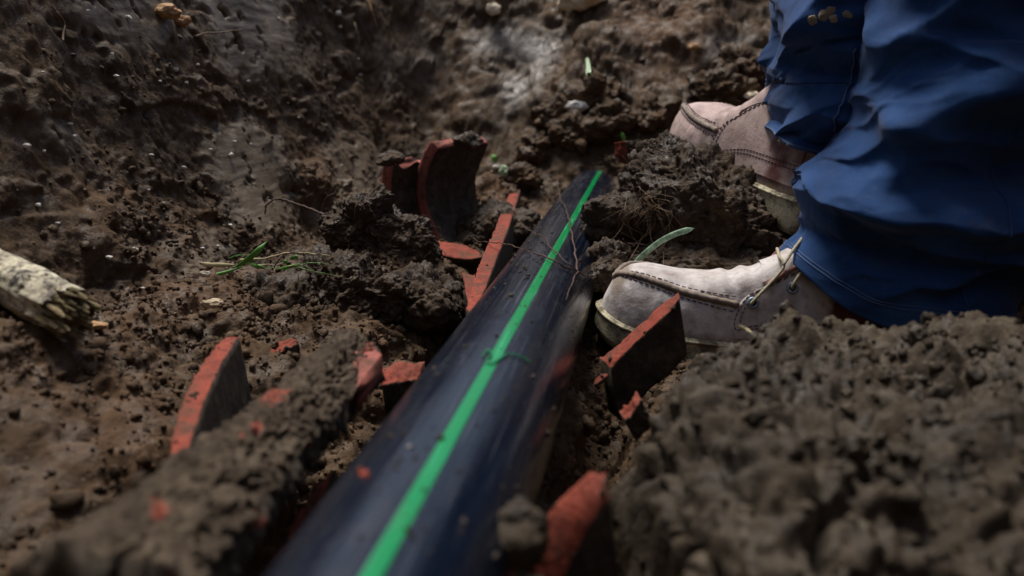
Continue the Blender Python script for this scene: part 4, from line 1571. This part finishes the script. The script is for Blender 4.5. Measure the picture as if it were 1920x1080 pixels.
# ------------------------------------------------------------------ branch at the left
def branch():
    a = WY(-60, 488, 0.66)
    b_ = WY(130, 585, 0.60)
    a = a + (a - b_) * 0.15
    ax = (b_ - a)
    L = ax.length
    d = ax.normalized()
    u = d.orthogonal().normalized()
    v_ = d.cross(u)
    nl, na = 120, 72
    V = np.zeros((nl, na, 3))
    for i in range(nl):
        t = i / (nl - 1)
        for j in range(na):
            an = 2 * math.pi * j / na
            r = 0.0215 - 0.002 * t
            end = 0.012 * vnoise(np.array([[math.cos(an) * 3.5, math.sin(an) * 3.5, 1.0]]), 5)[0] + 0.006 * vnoise(np.array([[math.cos(an) * 11, math.sin(an) * 11, 3.0]]), 6)[0]
            V[i, j] = a + d * (t * (L + end)) + (u * math.cos(an) + v_ * math.sin(an)) * r
    W = V.reshape(-1, 3)
    tt = np.repeat(np.linspace(0, 1, nl), na)
    an = np.tile(np.arange(na) * 2 * np.pi / na, nl)
    q = np.stack([np.cos(an) * 3, np.sin(an) * 3, tt * 3], 1).astype(np.float32)
    dd = 0.0030 * fbm(q, 4, 3) + 0.002 * bumps(q * 1.6 * np.array([1, 1, 0.7], np.float32), 4)
    dd += -0.004 * np.exp(-((tt - 0.80) / 0.012) ** 2) * (0.6 + 0.4 * np.sin(an * 2))
    cen = np.repeat(V.mean(1), na, 0)
    dv = W - cen
    dv /= np.linalg.norm(dv, axis=1)[:, None]
    W = W + dv * dd[:, None]
    F = [tuple(x) for x in grid_faces(nl, na, True)]
    root = empty('broken_branch', a.lerp(b_, 0.5), 'pale weathered broken branch end sticking in from the left edge', 'branch')
    b = NB('weathered_wood')
    g = b.noise(60, 6, 0.7)
    c = b.ramp(g, [(0.36, (0.10, 0.085, 0.07)), (0.47, (0.34, 0.30, 0.22)), (0.62, (0.62, 0.57, 0.42))])
    c = b.mix(b.ramp(b.noise(38, 6, 0.7), [(0.55, 0), (0.63, 1)]), c, (0.035, 0.030, 0.028))
    b.P('Base Color', c)
    b.P('Roughness', 0.85)
    b.P('Normal', b.bump(b.noise(110, 6, 0.7), 0.8, 0.003))
    mesh_obj('bark', W, F, b.m, root)
    # torn end: splinters and a ragged core
    sp = []
    rs = random.Random(3)
    for k in range(70):
        an_ = rs.uniform(0, 2 * math.pi)
        rr_ = 0.019 * math.sqrt(rs.random())
        base = b_ - d * 0.012 + (u * math.cos(an_) + v_ * math.sin(an_)) * rr_
        ln = rs.uniform(0.012, 0.032)
        tip = base + d * ln + (u * rs.uniform(-1, 1) + v_ * rs.uniform(-1, 1)) * 0.004
        r0 = rs.uniform(0.002, 0.0048)
        sp.append(tube([base, base.lerp(tip, 0.5), tip], [r0, r0 * 0.8, r0 * 0.25], 5))
    V0, F0 = ico(4)
    core = V0 * 0.0175
    core = core * (1 + 0.35 * fbm(V0 * 3, 3, 4))[:, None] + np.array(b_ - d * 0.01)
    sp.append(([tuple(q_) for q_ in core], [tuple(q_) for q_ in F0]))
    v2, f2_ = merge(sp)
    mesh_obj('torn_end', v2, f2_, simple('torn_wood', (0.17, 0.13, 0.065), 0.85, 0.6, 70, 0.7), root, smooth=False)


branch()


# ------------------------------------------------------------------ roots, blades, chips
def root_thing(name, pts, r0, r1, label, cat='root', mat=None, n=50, wig=0.0015, seed=0, parent=None):
    sp = spline(pts, n)
    q = np.array([p[:] for p in sp], np.float32)
    k = np.stack([fbm(q * 90, 2, seed), fbm(q * 90 + 5, 2, seed + 3), fbm(q * 90 + 9, 2, seed + 5)], 1) * wig
    sp = [Vector(a) for a in q + k]
    rr_ = [0.75 * (r0 + (r1 - r0) * i / (n - 1)) * (1 + 0.3 * vnoise(np.array([[i * 0.7, seed, 0]]), 3)[0]) for i in range(n)]
    v, f = tube(sp, rr_, 7)
    o = mesh_obj(name, v, f, mat or M_ROOT, parent)
    if parent is not None:
        return o
    tag(o, label, cat)
    return recentre(o, sp[0])


def pp(l, lift=0.004):
    return [on_pipe(a, b_, lift) for a, b_ in l]


root_thing('root', [WY(1046, 338, 1.35), WY(1050, 372, 1.30)] + pp([(1060, 388), (1066, 410), (1072, 440), (1078, 470), (1083, 508)]), 0.0009, 0.0016,
           'dark knobbly root hanging down over the green stripe', seed=2)
root_thing('root', [WY(955, 398, 1.24), WY(968, 408, 1.2)] + pp([(982, 425), (1000, 436), (1022, 446), (1030, 460), (1042, 473), (1060, 490), (1084, 508), (1110, 522), (1120, 518)]), 0.0007, 0.0012,
           'dark thin root crossing the pipe, upper of the two from the left', seed=4)
root_thing('root', [WY(887, 445, 1.12), WY(897, 453, 1.1), WY(915, 454, 1.08)] + pp([(950, 458), (975, 466), (1000, 474), (1025, 482), (1050, 495), (1080, 508)]), 0.0007, 0.0012,
           'dark thin root crossing the pipe, lower of the two from the left', seed=6)
root_thing('root', pp([(1083, 508), (1073, 530), (1066, 548), (1060, 562)], 0.003), 0.0012, 0.0006, 'short dark root tail ending on the right of the pipe', seed=8, n=24)
root_thing('root', [WY(497, 402, 1.12), WY(500, 383, 1.12), WY(520, 374, 1.12), WY(550, 380, 1.12), WY(590, 395, 1.10), WY(622, 412, 1.09)], 0.0016, 0.0024,
           'bent brown root arching in front of the left wall facet', seed=10)
root_thing('root', [WY(602, 405, 1.1), WY(606, 385, 1.1), WY(612, 370, 1.1), WY(628, 362, 1.1)], 0.0014, 0.0008, 'short forked root sprig above the grey clod', seed=12, n=24)
root_thing('root', [hit(366, 68, 0.01), hit(385, 62, 0.02), hit(420, 60, 0.02), hit(452, 56, 0.015)], 0.0018, 0.0010, 'brown twig lying on the grey facet at upper left', cat='twig', seed=14, mat=M_ROOTL, n=30)
root_thing('root', [hit(97, 12, 0.01), hit(110, 28, 0.012), hit(120, 45, 0.012), hit(118, 78, 0.01)], 0.0022, 0.0014, 'dry fibrous root hanging on the wall at far upper left', seed=16, mat=M_ROOTL, n=30)
root_thing('root', [hit(664, 42, 0.01), hit(670, 60, 0.015), hit(675, 82, 0.01)], 0.0012, 0.0008, 'thin straw coloured stalk on the wall near the top', cat='stalk', seed=18, mat=M_STRAW, n=20)
root_thing('root', [hit(690, 0, 0.01), hit(698, 22, 0.02), hit(707, 52, 0.012)], 0.0042, 0.0016, 'reddish brown broken reed at the top edge of the wall', cat='reed', seed=20, mat=M_TAN, n=24)
root_thing('root', [WY(1012, 758, .6), WY(1016, 790, 0.6), WY(1004, 815, 0.59), WY(1090, 835, 0.6)][:3], 0.0004, 0.0003, 'hair thin pale root in the dark gap right of the pipe', seed=21, mat=M_ROOTL, n=24)
# tuft of roots on the clod right of the pipe
tuft = []
for k in range(90):
    a = (rnd.gauss(1208, 20), rnd.gauss(378, 16))
    b_ = (a[0] + rnd.gauss(-6, 26), a[1] + rnd.gauss(44, 30))
    m_ = ((a[0] + b_[0]) / 2 + rnd.gauss(6, 18), (a[1] + b_[1]) / 2 + rnd.gauss(-6, 8))
    pts = [hit(*a, 0.004), hit(*m_, 0.012), hit(*b_, 0.004)]
    zz = [min(p.y, 1.15) for p in pts]
    tuft.append(tube(spline(pts, 14), [rnd.uniform(0.00015, 0.00042)] * 14, 5))
v, f = merge(tuft)
o = tag(mesh_obj('root_tuft', v, f, M_ROOTL), 'tangled pale root tuft on the clod right of the pipe', 'roots')
recentre(o, hit(1208, 400))
# fine rootlets all over clods
hair = []
for k in range(420):
    u = rnd.random()
    if u < 0.5:
        a = (rnd.uniform(1110, 1460), rnd.uniform(255, 500))
    elif u < 0.8:
        a = (rnd.uniform(600, 860), rnd.uniform(385, 560))
    else:
        a = (rnd.uniform(1050, 1140), rnd.uniform(640, 760))
    p = hit(*a, 0.001)
    q1 = p + Vector((rnd.gauss(0, 0.006), rnd.gauss(-0.003, 0.003), rnd.gauss(0.003, 0.004)))
    q2 = q1 + Vector((rnd.gauss(0, 0.007), rnd.gauss(-0.001, 0.003), rnd.gauss(-0.001, 0.006)))
    hair.append(tube(spline([p, q1, q2], 7), rnd.uniform(0.00018, 0.0004), 4))
v, f = merge(hair)
o = tag(mesh_obj('rootlets', v, f, M_ROOT), 'fine dark rootlets sticking out of the clods', 'rootlets', kind='stuff')


def blade(name, pts, wid, label, mat, cat='grass blade', n=24, group=None, fold=0.25, side=None, parent=None, even=False):
    sp = spline(pts, n)
    V = []
    for i, p in enumerate(sp):
        t = i / (n - 1)
        dv = (sp[min(i + 1, n - 1)] - sp[max(i - 1, 0)]).normalized()
        vd = (p - CAM).normalized()
        s = dv.cross(vd).normalized() if side is None else dv.cross(Vector(side)).normalized()
        nn = s.cross(dv).normalized()
        w_ = wid * min(1, 0.35 + 2.2 * t) * min(1, (1 - t) * 3.0 + 0.04)
        if even:
            w_ = wid * min(1, 0.7 + t * 3) * min(1, (1 - t) * 9 + 0.1)
        for q in (-1, -0.5, 0, 0.5, 1):
            V.append((p + s * (w_ * q) + nn * (-fold * w_ * (1 - abs(q))))[:])
        for q in (1, 0.5, 0, -0.5, -1):
            V.append((p + s * (w_ * q * 0.97) + nn * (-fold * w_ * (1 - abs(q)) - 0.0003))[:])
    F = [tuple(x) for x in grid_faces(n, 10, True)]
    o = mesh_obj(name, V, F, mat, parent)
    if parent is not None:
        return o
    tag(o, label, cat, group)
    return recentre(o, sp[0])


gy_ = 0.98
WYo = WY
SPY = min(hit(a_, 512).y for a_ in (440, 470, 500, 530, 560)) - 0.012
sprig = empty('grass_sprig', hit(450, 500, 0.01), 'uprooted green grass sprig lying left of the brown clods', 'grass')


def WY(a, b_, Y):
    return WYo(a, b_, SPY + Y - 0.98) if abs(Y - 0.98) < 0.04 and a < 640 and b_ < 545 else WYo(a, b_, Y)


blade('blade', [WY(438, 504, gy_), WY(465, 486, gy_ - 0.01), WY(486, 468, gy_ - 0.01), WY(501, 452, gy_)], 0.0032, 'broad bright green grass blade rising from the left sprig', M_BLADE, parent=sprig)
blade('blade', [WY(440, 497, gy_), WY(415, 497, gy_), WY(390, 496, gy_), WY(371, 491, gy_)], 0.0026, 'pale yellow grass blade pointing left from the sprig', M_STRAW, parent=sprig)
blade('blade', [WY(455, 500, gy_), WY(425, 510, gy_ - 0.01), WY(398, 518, gy_ - 0.02), WY(396, 528, gy_ - 0.02), WY(405, 538, gy_ - 0.02)], 0.0019, 'green grass blade bent down at the lower left of the sprig', M_BLADE, parent=sprig)
blade('blade', [WY(465, 490, gy_), WY(480, 498, gy_ - 0.01), WY(502, 506, gy_)], 0.0017, 'short green grass blade lying to the right of the sprig', M_BLADE, parent=sprig)
blade('blade', [WY(520, 505, gy_), WY(545, 500, gy_), WY(566, 494, gy_)], 0.0019, 'dark green grass blade under the round leaves', M_BLADE, parent=sprig)
root_thing('stem', [WY(450, 488, gy_), WY(490, 485, gy_ - 0.01), WY(525, 478, gy_ - 0.01), WY(560, 474, gy_), WY(620, 480, gy_ + 0.02)], 0.0016, 0.0008, 'pale yellow grass stem running right from the sprig', cat='grass stem', mat=M_STRAW, n=40, parent=sprig)
root_thing('root', [WY(510, 506, gy_), WY(520, 490, gy_ - 0.01), WY(545, 474, gy_ - 0.01), WY(580, 478, gy_), WY(622, 474, gy_ + 0.02)], 0.0010, 0.0007, 'brown root looping over the grass stem', cat='root', mat=M_ROOT, n=40)
for k in range(9):
    a0, b0 = rnd.uniform(430, 560), rnd.uniform(482, 506)
    a1, b1 = a0 + rnd.uniform(30, 90), b0 + rnd.gauss(-4, 12)
    root_thing('stem', [WY(a0, b0, gy_), WY((a0 + a1) / 2, (b0 + b1) / 2 - rnd.uniform(-3, 9), gy_ - 0.006), WY(a1, b1, gy_ + 0.004)], 0.0008, 0.0003, '', mat=rnd.choice([M_STRAW, M_ROOT, M_BLADE]), n=18, seed=60 + k, parent=sprig)
for i, (a, b_) in enumerate(((535, 491), (548, 484), (555, 482))):
    c = WY(a, b_, gy_ - 0.005)
    V0, F0 = ico(3)
    mesh_obj('round_leaf', V0 * np.array([0.0030, 0.0010, 0.0024]) + np.array(c), F0, M_BLADE, sprig)
blade('grass_wisp', [WY(561, 535, 0.95), WY(560, 525, 0.95), WY(559, 516, 0.95)], 0.0012, 'tiny pale green blade on the brown clod', M_BLADEP, 'grass wisp')
blade('flat_leaf', [WY(1188, 496, 0.975), WY(1210, 475, 0.975), WY(1238, 453, 0.975), WY(1268, 438, 0.975), WY(1302, 428, 0.975)], 0.0034, 'long pale mottled green leaf behind the front boot toe', M_LEAFM, 'leaf', n=40, even=True, fold=0.1)
blade('grass_wisp', [hit(1099, 130, 0.01), hit(1101, 110, 0.03), hit(1096, 85, 0.03)], 0.0035, 'blurred green tuft blade on the far bank', M_BLADEP, 'grass wisp')
blade('grass_wisp', [WY(1172, 266, 1.41), WY(1168, 256, 1.41), WY(1165, 247, 1.41)], 0.0034, 'small green blade on top of the far red shard', M_BLADE, 'grass wisp')
blade('grass_wisp', [hit(930, 305, 0.01), hit(927, 296, 0.02), hit(922, 290, 0.02)], 0.006, 'dark green leaf bit behind the socket', M_BLADE, 'grass wisp')
blade('grass_wisp', [WY(1130 + 380, 390 - 3, 1.13), WY(1475, 390, 1.12), WY(1450, 388, 1.12)][::-1], 0.0016, 'pale green blade lying on the rear boot sole', M_BLADEP, 'grass wisp')
blade('grass_wisp', [WY(-20, 1078, 0.42), WY(10, 1068, 0.43), WY(45, 1060, 0.44)], 0.004, 'blurred bright green blade at the bottom left corner', M_BLADE, 'grass wisp')
blade('straw_stalk', [WY(1332, 1110, 0.40), WY(1326, 1040, 0.41), WY(1322, 985, 0.42), WY(1320, 965, 0.42)], 0.0042, 'blurred pale green stalk on the near soil heap', M_BLADEP, 'stalk')
blade('straw_stalk', [WY(1384, 610, 0.69), WY(1398, 618, 0.69), WY(1412, 625, 0.685)], 0.0016, 'short straw bit on top of the soil heap below the boot', M_STRAW, 'straw')
blade('straw_stalk', [WY(1196, 318, 1.2), WY(1188, 330, 1.2), WY(1176, 338, 1.2)], 0.0015, 'short pale straw by the far red shard', M_STRAW, 'straw')


# pale things pressed in the soil
def chip(px, py, r, mat, name, label, cat, group=None, lift=0.004, seed=0, flat=0.6):
    c = hit(px, py, lift)
    V0, F0 = ico(3)
    rs = np.random.default_rng(seed)
    V = V0 * rs.uniform(0.7, 1.2, 3) * np.array([1, 0.6, flat])
    V = V * (1 + 0.5 * fbm(V0 * 1.8 + seed, 3, seed))[:, None] * r
    o = mesh_obj(name, V + np.array(c), F0, mat, smooth=False)
    tag(o, label, cat, group)
    return recentre(o, c)


flecks = [(240, 32, 4.5), (165, 20, 2), (330, 130, 4), (371, 121, 3), (80, 135, 2), (218, 142, 3), (284, 290, 3), (345, 314, 3.2), (131, 232, 3), (140, 255, 2.4), (50, 273, 3.5),
          (83, 283, 2), (434, 290, 4), (440, 265, 3), (465, 152, 3), (522, 34, 2.5), (540, 193, 2), (253, 467, 3), (205, 482, 3), (72, 384, 2.5), (108, 418, 2), (279, 356, 2), (307, 380, 1.8),
          (345, 448, 3), (408, 462, 2.5), (432, 422, 3), (502, 370, 2), (672, 110, 3), (675, 140, 5), (635, 25, 6), (638, 50, 4), (300, 152, 2), (470, 270, 2), (380, 465, 2), (268, 540, 1.6), (350, 155, 2.5),
          (640, 310, 3), (560, 220, 2), (210, 100, 2), (395, 280, 2.5)]
for i, (a, b_, r) in enumerate(flecks):
    chip(a, b_, r * 0.0011, M_CHIP, 'white_fleck', 'small white fleck stuck in the dark soil of the left wall', 'fleck', 'white flecks in the wall', seed=100 + i)
chip(925, 17, 0.020, M_PALESTONE, 'pale_stone', 'whitish round stone in the far bank near the top edge', 'stone', seed=2, lift=0.01)
chip(1088, -6, 0.052, M_PALESTONE, 'pale_stone', 'large bright cream stone at the top edge of the far bank', 'stone', seed=5, lift=0.03)
chip(1300, 88, 0.014, M_TAN, 'tan_stone', 'small tan stone on the far bank left of the rear trouser leg', 'stone', seed=6, lift=0.01)
chip(1412, 180, 0.014, M_PALESTONE, 'pale_stone', 'small buff stone beside the rear trouser leg', 'stone', seed=7, lift=0.01)
chip(312, 22, 0.021, M_TAN, 'tan_stone', 'orange tan stone set in the wall at the upper left', 'stone', seed=8, lift=0.006)
chip(335, 38, 0.014, M_TAN, 'tan_stone', 'smaller tan stone just below the orange stone in the wall', 'stone', seed=9, lift=0.005)
chip(1080, 200, 0.018, M_CHIP, 'litter_scrap', 'pale scrap among the dark clods of the far bank', 'scrap', seed=10, lift=0.01)
chip(945, 322, 0.014, M_BLADEP, 'litter_scrap', 'pale green scrap on the soil right of the socket', 'scrap', seed=11, lift=0.01, flat=0.9)
chip(930, 312, 0.008, M_CHIP, 'litter_scrap', 'small white scrap left of the pale green scrap', 'scrap', seed=12, lift=0.01)
chip(400, 572, 0.011, simple('dry_leaf', (0.40, 0.31, 0.20), 0.7, 0.4, 120), 'dry_leaf', 'crumpled pale tan dry leaf below the grass sprig', 'leaf', seed=13, lift=0.012)
chip(384, 514, 0.006, simple('dry_leaf_pale', (0.42, 0.36, 0.29), 0.7, 0.4, 120), 'dry_leaf', 'small buff dry leaf left of the bent blade', 'leaf', seed=14, lift=0.012)
chip(180, 610, 0.010, M_TAN, 'wood_chip', 'orange brown wood chip at the broken end of the branch', 'chip', seed=15, lift=0.01, flat=0.4)
